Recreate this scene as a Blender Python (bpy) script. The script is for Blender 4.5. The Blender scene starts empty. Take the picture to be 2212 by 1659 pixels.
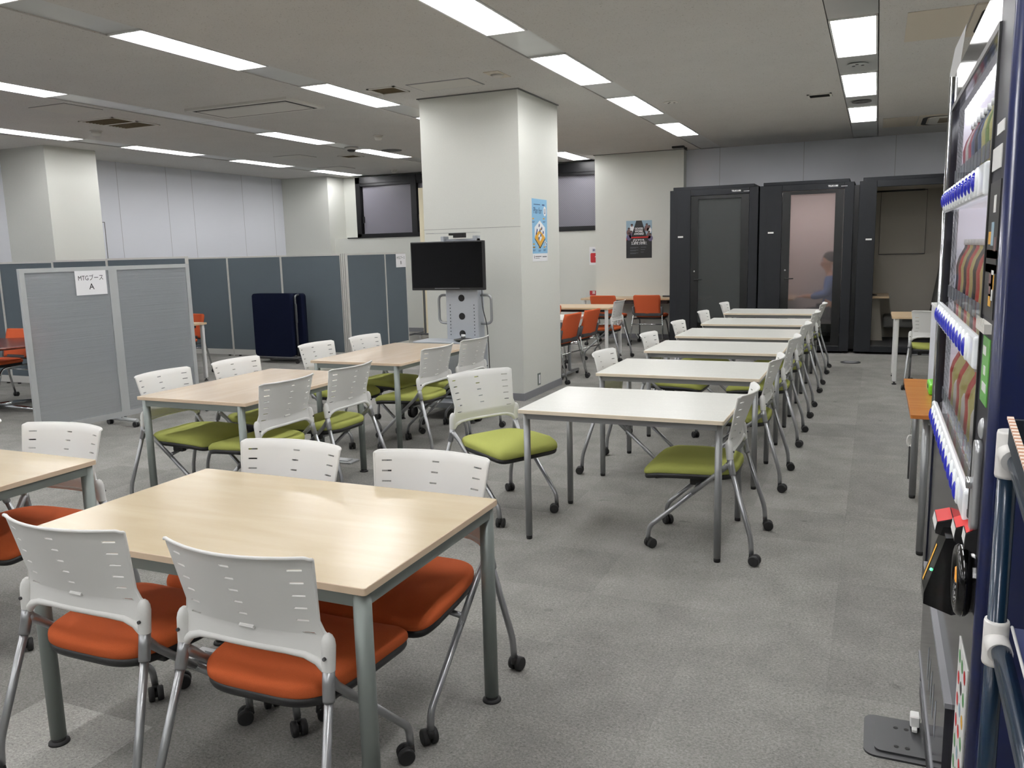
import bpy, bmesh, math, random
from mathutils import Vector, Matrix
random.seed(7)
C = bpy.context.scene.collection
PI = math.pi
R = math.radians

# ------------------------------------------------------------------ materials
MATS = {}
def mat(name, col, rough=0.5, metal=0.0, spec=0.5, emit=None, es=0.0, coat=0.0):
    m = bpy.data.materials.new(name); m.use_nodes = True
    b = m.node_tree.nodes['Principled BSDF']
    b.inputs['Base Color'].default_value = (*col, 1)
    b.inputs['Roughness'].default_value = rough
    b.inputs['Metallic'].default_value = metal
    b.inputs['Specular IOR Level'].default_value = spec
    b.inputs['Coat Weight'].default_value = coat
    if emit:
        b.inputs['Emission Color'].default_value = (*emit, 1)
        b.inputs['Emission Strength'].default_value = es
    MATS[name] = m
    return m
def srgb(r, g, b):
    f = lambda c: (c/255/12.92 if c/255 <= .04045 else ((c/255+.055)/1.055)**2.4)
    return (f(r), f(g), f(b))
def nodes(m): return m.node_tree.nodes, m.node_tree.links, m.node_tree.nodes['Principled BSDF']
def add_noise(m, scale, lo, hi, detail=4, bump=0.0, bdist=0.002, stretch=None, coord='Object'):
    """multiply the base colour by a noise between lo and hi; optional bump"""
    n, l, b = nodes(m)
    tc = n.new('ShaderNodeTexCoord'); mp = n.new('ShaderNodeMapping'); l.new(tc.outputs[coord], mp.inputs['Vector'])
    if stretch: mp.inputs['Scale'].default_value = stretch
    t = n.new('ShaderNodeTexNoise'); t.inputs['Scale'].default_value = scale; t.inputs['Detail'].default_value = detail
    l.new(mp.outputs['Vector'], t.inputs['Vector'])
    r = n.new('ShaderNodeMapRange'); r.inputs['From Min'].default_value = .3; r.inputs['From Max'].default_value = .7
    r.inputs['To Min'].default_value = lo; r.inputs['To Max'].default_value = hi
    l.new(t.outputs['Fac'], r.inputs['Value'])
    mx = n.new('ShaderNodeMix'); mx.data_type = 'RGBA'; mx.blend_type = 'MULTIPLY'; mx.inputs[0].default_value = 1
    src = b.inputs['Base Color']
    if src.is_linked: l.new(src.links[0].from_socket, mx.inputs[6])
    else: mx.inputs[6].default_value = src.default_value
    l.new(r.outputs['Result'], mx.inputs[7]); l.new(mx.outputs[2], b.inputs['Base Color'])
    if bump:
        bp = n.new('ShaderNodeBump'); bp.inputs['Strength'].default_value = bump; bp.inputs['Distance'].default_value = bdist
        l.new(t.outputs['Fac'], bp.inputs['Height']); l.new(bp.outputs['Normal'], b.inputs['Normal'])
    return m

M = {}
M['wall'] = add_noise(mat('wall_paint', srgb(216, 217, 210), .75, spec=.25), 260, .96, 1.04, 3, .15, .001)
M['panel'] = add_noise(mat('panel_paint', srgb(217, 219, 225), .6, spec=.3), 200, .985, 1.015)
M['ceil'] = add_noise(mat('ceiling_board', srgb(208, 206, 202), .9, spec=.1), 2.5, .98, 1.02)
def ceiling_specks(m):
    n, l, b = nodes(m)
    tc = n.new('ShaderNodeTexCoord')
    t = n.new('ShaderNodeTexNoise'); t.inputs['Scale'].default_value = 85; t.inputs['Detail'].default_value = 3; t.inputs['Distortion'].default_value = 1.5
    l.new(tc.outputs['Object'], t.inputs['Vector'])
    r = n.new('ShaderNodeValToRGB'); r.color_ramp.elements[0].position = .30; r.color_ramp.elements[0].color = (.45, .43, .40, 1)
    r.color_ramp.elements[1].position = .37; r.color_ramp.elements[1].color = (1, 1, 1, 1)
    l.new(t.outputs['Fac'], r.inputs['Fac'])
    mx = n.new('ShaderNodeMix'); mx.data_type = 'RGBA'; mx.blend_type = 'MULTIPLY'; mx.inputs[0].default_value = 1
    l.new(b.inputs['Base Color'].links[0].from_socket, mx.inputs[6]); l.new(r.outputs['Color'], mx.inputs[7]); l.new(mx.outputs[2], b.inputs['Base Color'])
ceiling_specks(M['ceil'])
M['strip_panel'] = add_noise(mat('strip_metal', srgb(196, 198, 196), .28, .0, .6), 3, .95, 1.03)
M['seam'] = mat('shadow_gap', srgb(112, 112, 110), .9)
M['panel_joint'] = mat('panel_joint', srgb(176, 176, 178), .8)
M['base'] = mat('grey_skirting', srgb(128, 129, 133), .5)
M['white'] = mat('white_plastic', srgb(238, 238, 236), .38, spec=.5)
M['hatch'] = mat('hatch_paint', srgb(206, 203, 196), .7)
M['hatch_beige'] = mat('beige_hatch_paint', srgb(205, 196, 180), .7)
M['grille_brown'] = mat('brown_grille', srgb(112, 98, 72), .7)
M['dark_slot'] = mat('dark_slot', srgb(16, 16, 17), .7)
M['ac_white'] = mat('ac_white', srgb(214, 212, 205), .55)
M['reflector'] = mat('white_reflector', srgb(245, 246, 245), .35)
M['tube'] = mat('lit_tube', (1, 1, 1), .5, emit=(1.0, .99, 1.0), es=52.0)

def carpet():
    m = mat('carpet_tiles', (0, 0, 0), .97, spec=.08)
    n, l, b = nodes(m)
    tc = n.new('ShaderNodeTexCoord')
    off = n.new('ShaderNodeVectorMath'); off.operation = 'ADD'; off.inputs[1].default_value = (20.095, 19.707, 0); l.new(tc.outputs['Object'], off.inputs[0])
    sc = n.new('ShaderNodeVectorMath'); sc.operation = 'SCALE'; sc.inputs[3].default_value = 2.0; l.new(off.outputs[0], sc.inputs[0])
    fl = n.new('ShaderNodeVectorMath'); fl.operation = 'FLOOR'; l.new(sc.outputs[0], fl.inputs[0])
    fr = n.new('ShaderNodeVectorMath'); fr.operation = 'FRACTION'; l.new(sc.outputs[0], fr.inputs[0])
    wn = n.new('ShaderNodeTexWhiteNoise'); wn.noise_dimensions = '3D'; l.new(fl.outputs[0], wn.inputs['Vector'])
    tone = n.new('ShaderNodeMapRange'); tone.inputs['To Min'].default_value = .87; tone.inputs['To Max'].default_value = 1.09; l.new(wn.outputs['Value'], tone.inputs['Value'])
    # one paler tile beside the nearest wooden table
    cmp_ = n.new('ShaderNodeVectorMath'); cmp_.operation = 'DISTANCE'; cmp_.inputs[1].default_value = (35, 42, 0); l.new(fl.outputs[0], cmp_.inputs[0])
    lt = n.new('ShaderNodeMath'); lt.operation = 'LESS_THAN'; lt.inputs[1].default_value = .5; l.new(cmp_.outputs['Value'], lt.inputs[0])
    ml = n.new('ShaderNodeMath'); ml.operation = 'MULTIPLY_ADD'; ml.inputs[1].default_value = .62; l.new(lt.outputs[0], ml.inputs[0]); l.new(tone.outputs['Result'], ml.inputs[2])
    # seam between tiles
    sep = n.new('ShaderNodeSeparateXYZ'); l.new(fr.outputs[0], sep.inputs[0])
    mn = []
    for ax in ('X', 'Y'):
        pp = n.new('ShaderNodeMath'); pp.operation = 'PINGPONG'; pp.inputs[1].default_value = .5; l.new(sep.outputs[ax], pp.inputs[0])
        mn.append(pp)
    mi = n.new('ShaderNodeMath'); mi.operation = 'MINIMUM'; l.new(mn[0].outputs[0], mi.inputs[0]); l.new(mn[1].outputs[0], mi.inputs[1])
    sm = n.new('ShaderNodeMapRange'); sm.inputs['From Max'].default_value = .006; sm.inputs['To Min'].default_value = .9; l.new(mi.outputs[0], sm.inputs['Value'])
    # pile: streaky noise turned a quarter on alternate tiles, like the photo's heathered pile
    n1 = n.new('ShaderNodeTexNoise'); n1.inputs['Scale'].default_value = 150; n1.inputs['Distortion'].default_value = .8; n1.inputs['Detail'].default_value = 5; n1.inputs['Roughness'].default_value = .7
    mp = n.new('ShaderNodeMapping'); mp.inputs['Scale'].default_value = (.8, 1, 1); l.new(tc.outputs['Object'], mp.inputs[0]); l.new(mp.outputs[0], n1.inputs['Vector'])
    r1 = n.new('ShaderNodeMapRange'); r1.inputs['From Min'].default_value = .3; r1.inputs['From Max'].default_value = .7; r1.inputs['To Min'].default_value = .55; r1.inputs['To Max'].default_value = 1.45; l.new(n1.outputs['Fac'], r1.inputs['Value'])
    n2 = n.new('ShaderNodeTexNoise'); n2.inputs['Scale'].default_value = 5; n2.inputs['Detail'].default_value = 4; l.new(tc.outputs['Object'], n2.inputs['Vector'])
    r2 = n.new('ShaderNodeMapRange'); r2.inputs['From Min'].default_value = .3; r2.inputs['From Max'].default_value = .7; r2.inputs['To Min'].default_value = .88; r2.inputs['To Max'].default_value = 1.1; l.new(n2.outputs['Fac'], r2.inputs['Value'])
    n3 = n.new('ShaderNodeTexNoise'); n3.inputs['Scale'].default_value = 7; n3.inputs['Detail'].default_value = 2; l.new(off.outputs[0], n3.inputs['Vector'])
    r3 = n.new('ShaderNodeMapRange'); r3.inputs['From Min'].default_value = .70; r3.inputs['From Max'].default_value = .76; r3.inputs['To Min'].default_value = 1.0; r3.inputs['To Max'].default_value = .72; l.new(n3.outputs['Fac'], r3.inputs['Value'])
    prev = ml.outputs[0]
    for s in (sm, r1, r2, r3):
        k = n.new('ShaderNodeMath'); k.operation = 'MULTIPLY'; l.new(prev, k.inputs[0]); l.new(s.outputs['Result'], k.inputs[1]); prev = k.outputs[0]
    mx = n.new('ShaderNodeMix'); mx.data_type = 'RGBA'; mx.blend_type = 'MULTIPLY'; mx.inputs[0].default_value = 1
    mx.inputs[6].default_value = (*srgb(133, 132, 128), 1); l.new(prev, mx.inputs[7]); l.new(mx.outputs[2], b.inputs['Base Color'])
    bp = n.new('ShaderNodeBump'); bp.inputs['Strength'].default_value = .5; bp.inputs['Distance'].default_value = .003
    l.new(n1.outputs['Fac'], bp.inputs['Height']); l.new(bp.outputs['Normal'], b.inputs['Normal'])
    return m
M['carpet'] = carpet()

def wood(name, c1, c2, rough=.28, sx=.9, sy=9, fine=.14):
    m = mat(name, c1, rough, spec=.5)
    n, l, b = nodes(m)
    tc = n.new('ShaderNodeTexCoord'); mp = n.new('ShaderNodeMapping'); mp.inputs['Scale'].default_value = (sx, sy, sy)
    l.new(tc.outputs['Object'], mp.inputs[0])
    t = n.new('ShaderNodeTexNoise'); t.inputs['Scale'].default_value = 3; t.inputs['Detail'].default_value = 6; t.inputs['Distortion'].default_value = .3; l.new(mp.outputs[0], t.inputs['Vector'])
    mp2 = n.new('ShaderNodeMapping'); mp2.inputs['Scale'].default_value = (14, 140, 140); l.new(tc.outputs['Object'], mp2.inputs[0])
    t2 = n.new('ShaderNodeTexNoise'); t2.inputs['Scale'].default_value = 4; t2.inputs['Detail'].default_value = 3; l.new(mp2.outputs[0], t2.inputs['Vector'])
    add = n.new('ShaderNodeMath'); add.operation = 'MULTIPLY_ADD'; add.inputs[1].default_value = fine; l.new(t2.outputs['Fac'], add.inputs[0]); l.new(t.outputs['Fac'], add.inputs[2])
    r = n.new('ShaderNodeValToRGB'); r.color_ramp.elements[0].position = .45; r.color_ramp.elements[0].color = (*c2, 1); r.color_ramp.elements[1].position = .9; r.color_ramp.elements[1].color = (*c1, 1)
    l.new(add.outputs[0], r.inputs['Fac']); l.new(r.outputs['Color'], b.inputs['Base Color'])
    rr = n.new('ShaderNodeMapRange'); rr.inputs['To Min'].default_value = rough*(1-fine); rr.inputs['To Max'].default_value = rough*(1+fine); l.new(t2.outputs['Fac'], rr.inputs['Value']); l.new(rr.outputs['Result'], b.inputs['Roughness'])
    return m
M['maple'] = wood('maple_laminate', srgb(205, 190, 160), srgb(197, 180, 149), .22, .8, 5)
M['maple_edge'] = mat('maple_edge_band', srgb(212, 190, 164), .45)
M['beech'] = wood('beech_laminate', srgb(206, 188, 165), srgb(196, 176, 152), .2, .8, 5)
M['white_top'] = wood('pale_laminate', srgb(235, 236, 229), srgb(231, 232, 225), .27, .9, 9, .04)
M['cream_edge'] = mat('cream_edge_band', srgb(232, 219, 196), .45)
M['orange_wood'] = wood('orange_wood_laminate', srgb(202, 135, 62), srgb(185, 117, 50), .25)
M['orange_wood_edge'] = mat('orange_wood_edge', srgb(176, 108, 46), .4)
M['mahogany'] = wood('mahogany_laminate', srgb(120, 48, 26), srgb(92, 33, 18), .22)
M['counter'] = wood('counter_laminate', srgb(214, 190, 158), srgb(196, 170, 136), .35)
M['leg_grey'] = mat('grey_table_steel', srgb(124, 131, 128), .42, .35)
M['leg_silver'] = mat('silver_table_steel', srgb(150, 152, 153), .38, .5)
M['leg_white'] = mat('white_table_steel', srgb(228, 228, 226), .4)
M['chair_white'] = mat('white_backrest_plastic', srgb(232, 232, 229), .42, spec=.45)
M['chair_steel'] = mat('satin_chair_steel', srgb(163, 165, 167), .32, .75)
M['chrome'] = mat('chrome', srgb(205, 207, 208), .14, 1.0)
M['black'] = mat('black_plastic', srgb(24, 24, 25), .45)
M['rubber'] = mat('black_rubber', srgb(28, 28, 29), .65)
M['dark_frame'] = mat('charcoal_frame_plastic', srgb(58, 58, 60), .5)
def fabric(name, c):
    m = mat(name, c, .92, spec=.15)
    b = m.node_tree.nodes['Principled BSDF']; b.inputs['Specular IOR Level'].default_value = .1
    return add_noise(m, 700, .88, 1.12, 2, .25, .0008)
M['green'] = fabric('lime_green_fabric', srgb(164, 169, 93))
M['orange'] = fabric('orange_fabric', srgb(174, 85, 48))
M['orange_back'] = fabric('orange_back_fabric', srgb(188, 88, 54))
M['partition'] = fabric('slate_blue_fabric', srgb(90, 99, 105))
M['alu'] = mat('partition_aluminium', srgb(206, 205, 200), .45, .15)
M['screen_frame'] = mat('screen_aluminium', srgb(190, 193, 194), .4, .4)
M['navy_fabric'] = fabric('navy_cover_fabric', srgb(14, 20, 40))
M['booth'] = add_noise(mat('black_booth_panel', srgb(28, 30, 34), .5, spec=.3), 300, .95, 1.05)
M['booth_dark'] = mat('booth_black_frame', srgb(20, 21, 22), .3)
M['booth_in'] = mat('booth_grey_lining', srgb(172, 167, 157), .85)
M['booth_in_lit'] = mat('booth_lit_lining', srgb(206, 196, 193), .8)  # lit copy of the grey lining, lamplight put into its colour
M['booth_seat'] = fabric('booth_grey_upholstery', srgb(92, 92, 90))
M['tv_black'] = mat('tv_gloss_black', srgb(8, 8, 9), .12)
M['tv_stand'] = mat('stand_grey_steel', srgb(176, 181, 187), .42, .3)
M['navy'] = mat('navy_machine_steel', srgb(13, 24, 66), .32, .0, coat=.15)
M['gloss_dark'] = mat('smoked_gloss_panel', srgb(44, 44, 50), .09, spec=.3)
M['smoked'] = mat('smoked_column_panel', srgb(58, 58, 63), .35, spec=.03)
M['gloss_black'] = mat('gloss_black_plastic', srgb(10, 10, 11), .12)
M['display_white'] = mat('display_white_back', srgb(225, 223, 232), .5, emit=(.95, .93, 1.0), es=.34)
M['led'] = mat('led_strip', (1, 1, 1), .5, emit=(1, 1, 1), es=14)
M['button_rail'] = mat('clear_button_rail', srgb(225, 230, 232), .15, emit=(1, 1, 1), es=.12)
M['button'] = mat('blue_lit_button', srgb(22, 26, 130), .08, emit=(.03, .05, .8), es=.16)
M['sticker_green'] = mat('green_sticker', srgb(92, 165, 72), .4)
M['sticker_white'] = mat('white_sticker', srgb(235, 235, 232), .45)
M['sticker_red'] = mat('red_sticker', srgb(190, 46, 46), .5, spec=.2)
M['red'] = mat('red_print', srgb(176, 30, 38), .5)
M['yellow'] = mat('yellow_print', srgb(226, 170, 60), .5)
M['amber'] = mat('amber_window', srgb(222, 140, 40), .3, emit=(1, .5, .1), es=.25)
M['green_led'] = mat('green_led', srgb(60, 230, 120), .4, emit=(.1, 1, .35), es=3)
M['ink'] = mat('black_ink', srgb(18, 18, 20), .6)
M['white_ink'] = mat('white_ink', srgb(238, 238, 238), .6)
M['paper'] = mat('white_paper', srgb(240, 240, 242), .7)
M['blue_paper'] = mat('blue_poster_paper', srgb(143, 193, 226), .5)
M['navy_ink'] = mat('navy_ink', srgb(44, 68, 120), .6)
M['black_paper'] = mat('black_poster_paper', srgb(20, 19, 21), .45)
M['photo_blue'] = mat('poster_pale_blue', srgb(150, 176, 192), .5)
M['photo_skin'] = mat('poster_brown', srgb(112, 84, 82), .5)
M['photo_hair'] = mat('poster_hair', srgb(38, 30, 32), .5)
M['photo_purple'] = mat('poster_purple', srgb(96, 86, 120), .5)
M['grey_ink'] = mat('grey_ink', srgb(128, 132, 138), .6)
M['green_ink'] = mat('green_print', srgb(90, 150, 90), .5)
M['plate'] = mat('black_steel_plate', srgb(58, 59, 61), .4, .4)
M['rack_pipe'] = mat('navy_rack_pipe', srgb(16, 38, 58), .25, .1, coat=.3)
M['rack_joint'] = mat('white_pipe_joint', srgb(232, 230, 226), .4)
M['rack_sheet'] = add_noise(mat('navy_board', srgb(22, 36, 84), .6), 400, .9, 1.1)
M['rack_box'] = mat('teal_black_box', srgb(14, 30, 44), .5)
M['orange_tray'] = mat('orange_tray', srgb(196, 92, 54), .6)
M['lime'] = mat('lime_green_plastic', srgb(104, 200, 40), .3)
M['silver_plate'] = mat('silver_plate', srgb(196, 198, 200), .3, .6)
M['skin'] = mat('skin', srgb(206, 160, 132), .5)
M['hair'] = mat('dark_hair', srgb(26, 23, 22), .6)
M['shirt'] = mat('blue_shirt', srgb(96, 124, 178), .85)
M['trousers'] = mat('dark_trousers', srgb(38, 40, 50), .85)
M['cream'] = mat('cream_board', srgb(236, 226, 196), .6)
M['win_frame'] = mat('black_window_frame', srgb(20, 20, 22), .4, .3)
M['screen_grey'] = mat('grey_stand_steel', srgb(96, 98, 100), .4, .5)

def corrugated():
    m = mat('striped_board_edge', srgb(240, 226, 210), .6)
    n, l, b = nodes(m)
    tc = n.new('ShaderNodeTexCoord'); w = n.new('ShaderNodeTexWave'); w.inputs['Scale'].default_value = 32; w.bands_direction = 'Y'
    l.new(tc.outputs['Object'], w.inputs['Vector'])
    r = n.new('ShaderNodeValToRGB'); r.color_ramp.elements[0].color = (*srgb(190, 130, 90), 1); r.color_ramp.elements[1].color = (*srgb(245, 236, 226), 1)
    l.new(w.outputs['Fac'], r.inputs['Fac']); l.new(r.outputs['Color'], b.inputs['Base Color'])
    return m
M['striped'] = corrugated()

def window_glass():
    m = mat('wired_night_glass', srgb(122, 120, 128), .22, spec=.5)
    n, l, b = nodes(m)
    tc = n.new('ShaderNodeTexCoord'); mp = n.new('ShaderNodeMapping'); mp.inputs['Rotation'].default_value = (0, R(45), 0); l.new(tc.outputs['Object'], mp.inputs[0])
    w = n.new('ShaderNodeTexWave'); w.inputs['Scale'].default_value = 12; w.bands_direction = 'X'; l.new(mp.outputs[0], w.inputs['Vector'])
    r = n.new('ShaderNodeMapRange'); r.inputs['To Min'].default_value = .82; r.inputs['To Max'].default_value = 1.05; l.new(w.outputs['Fac'], r.inputs['Value'])
    mx = n.new('ShaderNodeMix'); mx.data_type = 'RGBA'; mx.blend_type = 'MULTIPLY'; mx.inputs[0].default_value = 1; mx.inputs[6].default_value = b.inputs['Base Color'].default_value
    l.new(r.outputs['Result'], mx.inputs[7]); l.new(mx.outputs[2], b.inputs['Base Color'])
    bp = n.new('ShaderNodeBump'); bp.inputs['Strength'].default_value = .15; bp.inputs['Distance'].default_value = .003; l.new(w.outputs['Fac'], bp.inputs['Height']); l.new(bp.outputs['Normal'], b.inputs['Normal'])
    return m
M['night_glass'] = window_glass()

def clear_glass(name, tint=(1, 1, 1), mirror=1.0):
    m = bpy.data.materials.new(name); m.use_nodes = True
    n, l = m.node_tree.nodes, m.node_tree.links
    n.remove(n['Principled BSDF']); out = n['Material Output']
    tr = n.new('ShaderNodeBsdfTransparent'); tr.inputs['Color'].default_value = (*tint, 1)
    gl = n.new('ShaderNodeBsdfGlossy'); gl.inputs['Roughness'].default_value = .02
    fr = n.new('ShaderNodeFresnel'); fr.inputs['IOR'].default_value = 1.5
    k = n.new('ShaderNodeMath'); k.operation = 'MULTIPLY'; k.inputs[1].default_value = mirror; k.use_clamp = True; l.new(fr.outputs[0], k.inputs[0])
    mx = n.new('ShaderNodeMixShader'); l.new(k.outputs[0], mx.inputs[0]); l.new(tr.outputs[0], mx.inputs[1]); l.new(gl.outputs[0], mx.inputs[2])
    l.new(mx.outputs[0], out.inputs['Surface'])
    return m
M['glass'] = clear_glass('clear_glass', (.97, .98, .99), .3)
M['door_glass'] = clear_glass('booth_door_glass', (.62, .65, .66), 1.0)
M['acrylic'] = clear_glass('clear_acrylic', (.96, .97, .98))
def frosted(name, tint, rough, ior, w_diff):
    m = bpy.data.materials.new(name); m.use_nodes = True
    n, l = m.node_tree.nodes, m.node_tree.links
    n.remove(n['Principled BSDF']); out = n['Material Output']
    rf = n.new('ShaderNodeBsdfRefraction'); rf.inputs['Color'].default_value = (*tint, 1); rf.inputs['Roughness'].default_value = rough; rf.inputs['IOR'].default_value = ior
    df = n.new('ShaderNodeBsdfTranslucent'); df.inputs['Color'].default_value = (*tint, 1)
    d2 = n.new('ShaderNodeBsdfDiffuse'); d2.inputs['Color'].default_value = (*tint, 1)
    gl = n.new('ShaderNodeBsdfGlossy'); gl.inputs['Roughness'].default_value = .25
    m0 = n.new('ShaderNodeMixShader'); m0.inputs[0].default_value = .5; l.new(df.outputs[0], m0.inputs[1]); l.new(d2.outputs[0], m0.inputs[2])
    m1 = n.new('ShaderNodeMixShader'); m1.inputs[0].default_value = w_diff; l.new(rf.outputs[0], m1.inputs[1]); l.new(m0.outputs[0], m1.inputs[2])
    fr = n.new('ShaderNodeFresnel'); fr.inputs['IOR'].default_value = 1.35
    m2 = n.new('ShaderNodeMixShader'); l.new(fr.outputs[0], m2.inputs[0]); l.new(m1.outputs[0], m2.inputs[1]); l.new(gl.outputs[0], m2.inputs[2])
    l.new(m2.outputs[0], out.inputs['Surface'])
    return m, gl
M['frosted'], _ = frosted('frosted_film_glass', (.93, .91, .91), .25, 1.3, .10)
M['film'], _ = frosted('grey_film_glass', (.5, .53, .53), .12, 1.2, .22)
M['poly'], _gl = frosted('ribbed_polycarbonate', (.84, .86, .88), .2, 1.2, .30)
def rib(m):   # fine horizontal flutes of the twin-wall sheet
    n, l = m.node_tree.nodes, m.node_tree.links
    tc = n.new('ShaderNodeTexCoord'); w = n.new('ShaderNodeTexWave'); w.bands_direction = 'Z'; w.inputs['Scale'].default_value = 34; w.inputs['Distortion'].default_value = 0
    l.new(tc.outputs['Object'], w.inputs['Vector'])
    mp = n.new('ShaderNodeMapping'); mp.inputs['Scale'].default_value = (.4, .4, 42); l.new(tc.outputs['Object'], mp.inputs[0])
    t = n.new('ShaderNodeTexNoise'); t.inputs['Scale'].default_value = 1.2; t.inputs['Detail'].default_value = 6; t.inputs['Roughness'].default_value = .65; l.new(mp.outputs[0], t.inputs['Vector'])
    a = n.new('ShaderNodeMath'); a.operation = 'MULTIPLY_ADD'; a.inputs[1].default_value = .05; l.new(w.outputs['Fac'], a.inputs[0]); l.new(t.outputs['Fac'], a.inputs[2])
    bp = n.new('ShaderNodeBump'); bp.inputs['Strength'].default_value = .8; bp.inputs['Distance'].default_value = .008; l.new(a.outputs[0], bp.inputs['Height'])
    for x in n:
        if x.type in ('BSDF_REFRACTION', 'BSDF_GLOSSY', 'BSDF_DIFFUSE', 'BSDF_TRANSLUCENT'): l.new(bp.outputs['Normal'], x.inputs['Normal'])
rib(M['poly'])

# ------------------------------------------------------------------ mesh builder
class MB:
    def __init__(s): s.v, s.f, s.m, s.s = [], [], [], []
    def add(s, vs, fs, m=0, smooth=False, T=None):
        b = len(s.v)
        s.v += [tuple(T @ Vector(p)) if T else tuple(p) for p in vs]
        for k, f in enumerate(fs):
            s.f.append([b+i for i in f]); s.m.append(m); s.s.append(smooth[k] if isinstance(smooth, list) else smooth)
        return s
    def box(s, lo, hi, m=0, T=None):
        x0, y0, z0 = lo; x1, y1, z1 = hi
        return s.add([(x0,y0,z0),(x1,y0,z0),(x1,y1,z0),(x0,y1,z0),(x0,y0,z1),(x1,y0,z1),(x1,y1,z1),(x0,y1,z1)],
                     [(0,3,2,1),(4,5,6,7),(0,1,5,4),(1,2,6,5),(2,3,7,6),(3,0,4,7)], m, False, T)
    def rbox(s, lo, hi, r=.004, seg=2, m=0, T=None):
        bm = bmesh.new(); bmesh.ops.create_cube(bm, size=1)
        for v in bm.verts: v.co = Vector([lo[i] + (v.co[i]+.5)*(hi[i]-lo[i]) for i in range(3)])
        bmesh.ops.bevel(bm, geom=bm.edges[:], offset=min(r, .49*min(hi[i]-lo[i] for i in range(3))), segments=seg, profile=.5, affect='EDGES')
        bm.verts.index_update()
        s.add([v.co[:] for v in bm.verts], [[v.index for v in f.verts] for f in bm.faces], m, False, T); bm.free()
        return s
    def prism(s, poly, z0, z1, m=0, T=None, smooth=False):
        """poly: (x, y) outline extruded from z0 to z1"""
        n = len(poly)
        vs = [(x, y, z0) for x, y in poly] + [(x, y, z1) for x, y in poly]
        fs = [list(range(n))[::-1], [n+i for i in range(n)]] + [[i, (i+1) % n, n+(i+1) % n, n+i] for i in range(n)]
        return s.add(vs, fs, m, [False, False] + [smooth]*n, T)
    def tube(s, pts, r, seg=12, m=0, cap=True, T=None):
        pts = [Vector(p) for p in pts]; n = len(pts)
        rs = r if isinstance(r, (list, tuple)) else [r]*n
        vs, fs, sm = [], [], []
        tan = []
        for i in range(n):
            a = pts[i]-pts[i-1] if i else pts[1]-pts[0]
            b = pts[i+1]-pts[i] if i < n-1 else pts[-1]-pts[-2]
            tan.append((a.normalized()+b.normalized()).normalized())
        up = Vector((0, 0, 1)) if abs(tan[0].z) < .9 else Vector((1, 0, 0))
        nrm = (up - tan[0]*up.dot(tan[0])).normalized()
        for i in range(n):
            nrm = (nrm - tan[i]*nrm.dot(tan[i])).normalized(); bi = tan[i].cross(nrm)
            for k in range(seg):
                a = 2*PI*k/seg
                vs.append(pts[i] + (nrm*math.cos(a) + bi*math.sin(a))*rs[i])
        for i in range(n-1):
            for k in range(seg):
                fs.append([i*seg+k, i*seg+(k+1) % seg, (i+1)*seg+(k+1) % seg, (i+1)*seg+k]); sm.append(True)
        if cap:
            fs.append(list(range(seg))[::-1]); sm.append(False)
            fs.append([(n-1)*seg+k for k in range(seg)]); sm.append(False)
        return s.add(vs, fs, m, sm, T)
    def cyl(s, p0, p1, r, seg=16, m=0, r1=None, T=None):
        return s.tube([p0, p1], [r, r if r1 is None else r1], seg, m, True, T)
    def lathe(s, prof, c=(0, 0, 0), seg=24, m=0, T=None):
        """prof: (radius, z) from bottom to top"""
        vs, fs, sm = [], [], []
        for r, z in prof:
            for k in range(seg):
                a = 2*PI*k/seg; vs.append((c[0]+r*math.cos(a), c[1]+r*math.sin(a), c[2]+z))
        for i in range(len(prof)-1):
            for k in range(seg):
                fs.append([i*seg+k, i*seg+(k+1) % seg, (i+1)*seg+(k+1) % seg, (i+1)*seg+k]); sm.append(True)
        fs.append(list(range(seg))[::-1]); sm.append(False); fs.append([(len(prof)-1)*seg+k for k in range(seg)]); sm.append(False)
        return s.add(vs, fs, m, sm, T)
    def ball(s, c, rad, seg=16, m=0, T=None):
        rx, ry, rz = rad if isinstance(rad, (tuple, list)) else (rad,)*3
        rings = seg//2; vs = [(c[0], c[1], c[2]-rz)]; fs = []
        for i in range(1, rings):
            t = PI*i/rings
            for k in range(seg):
                a = 2*PI*k/seg; vs.append((c[0]+rx*math.sin(t)*math.cos(a), c[1]+ry*math.sin(t)*math.sin(a), c[2]-rz*math.cos(t)))
        vs.append((c[0], c[1], c[2]+rz)); L = len(vs)-1
        for k in range(seg):
            fs.append([0, 1+(k+1) % seg, 1+k]); fs.append([L, 1+(rings-2)*seg+k, 1+(rings-2)*seg+(k+1) % seg])
        for i in range(rings-2):
            for k in range(seg):
                fs.append([1+i*seg+k, 1+i*seg+(k+1) % seg, 1+(i+1)*seg+(k+1) % seg, 1+(i+1)*seg+k])
        return s.add(vs, fs, m, True, T)
    def text(s, body, size, m=0, T=None, align='CENTER', bold=0.0, sx=1.0):
        cu = bpy.data.curves.new('lettering', 'FONT'); cu.body = body; cu.size = size; cu.align_x = align; cu.align_y = 'CENTER'; cu.offset = bold; cu.resolution_u = 3
        ob = bpy.data.objects.new('lettering', cu); C.objects.link(ob)
        bpy.context.view_layer.update()
        dg = bpy.context.evaluated_depsgraph_get(); me = bpy.data.meshes.new_from_object(ob.evaluated_get(dg))
        vs = [(v.co.x*sx, v.co.y, v.co.z) for v in me.vertices]; fs = [list(p.vertices) for p in me.polygons]
        bpy.data.objects.remove(ob); bpy.data.curves.remove(cu); bpy.data.meshes.remove(me)
        return s.add(vs, fs, m, False, T)
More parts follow.
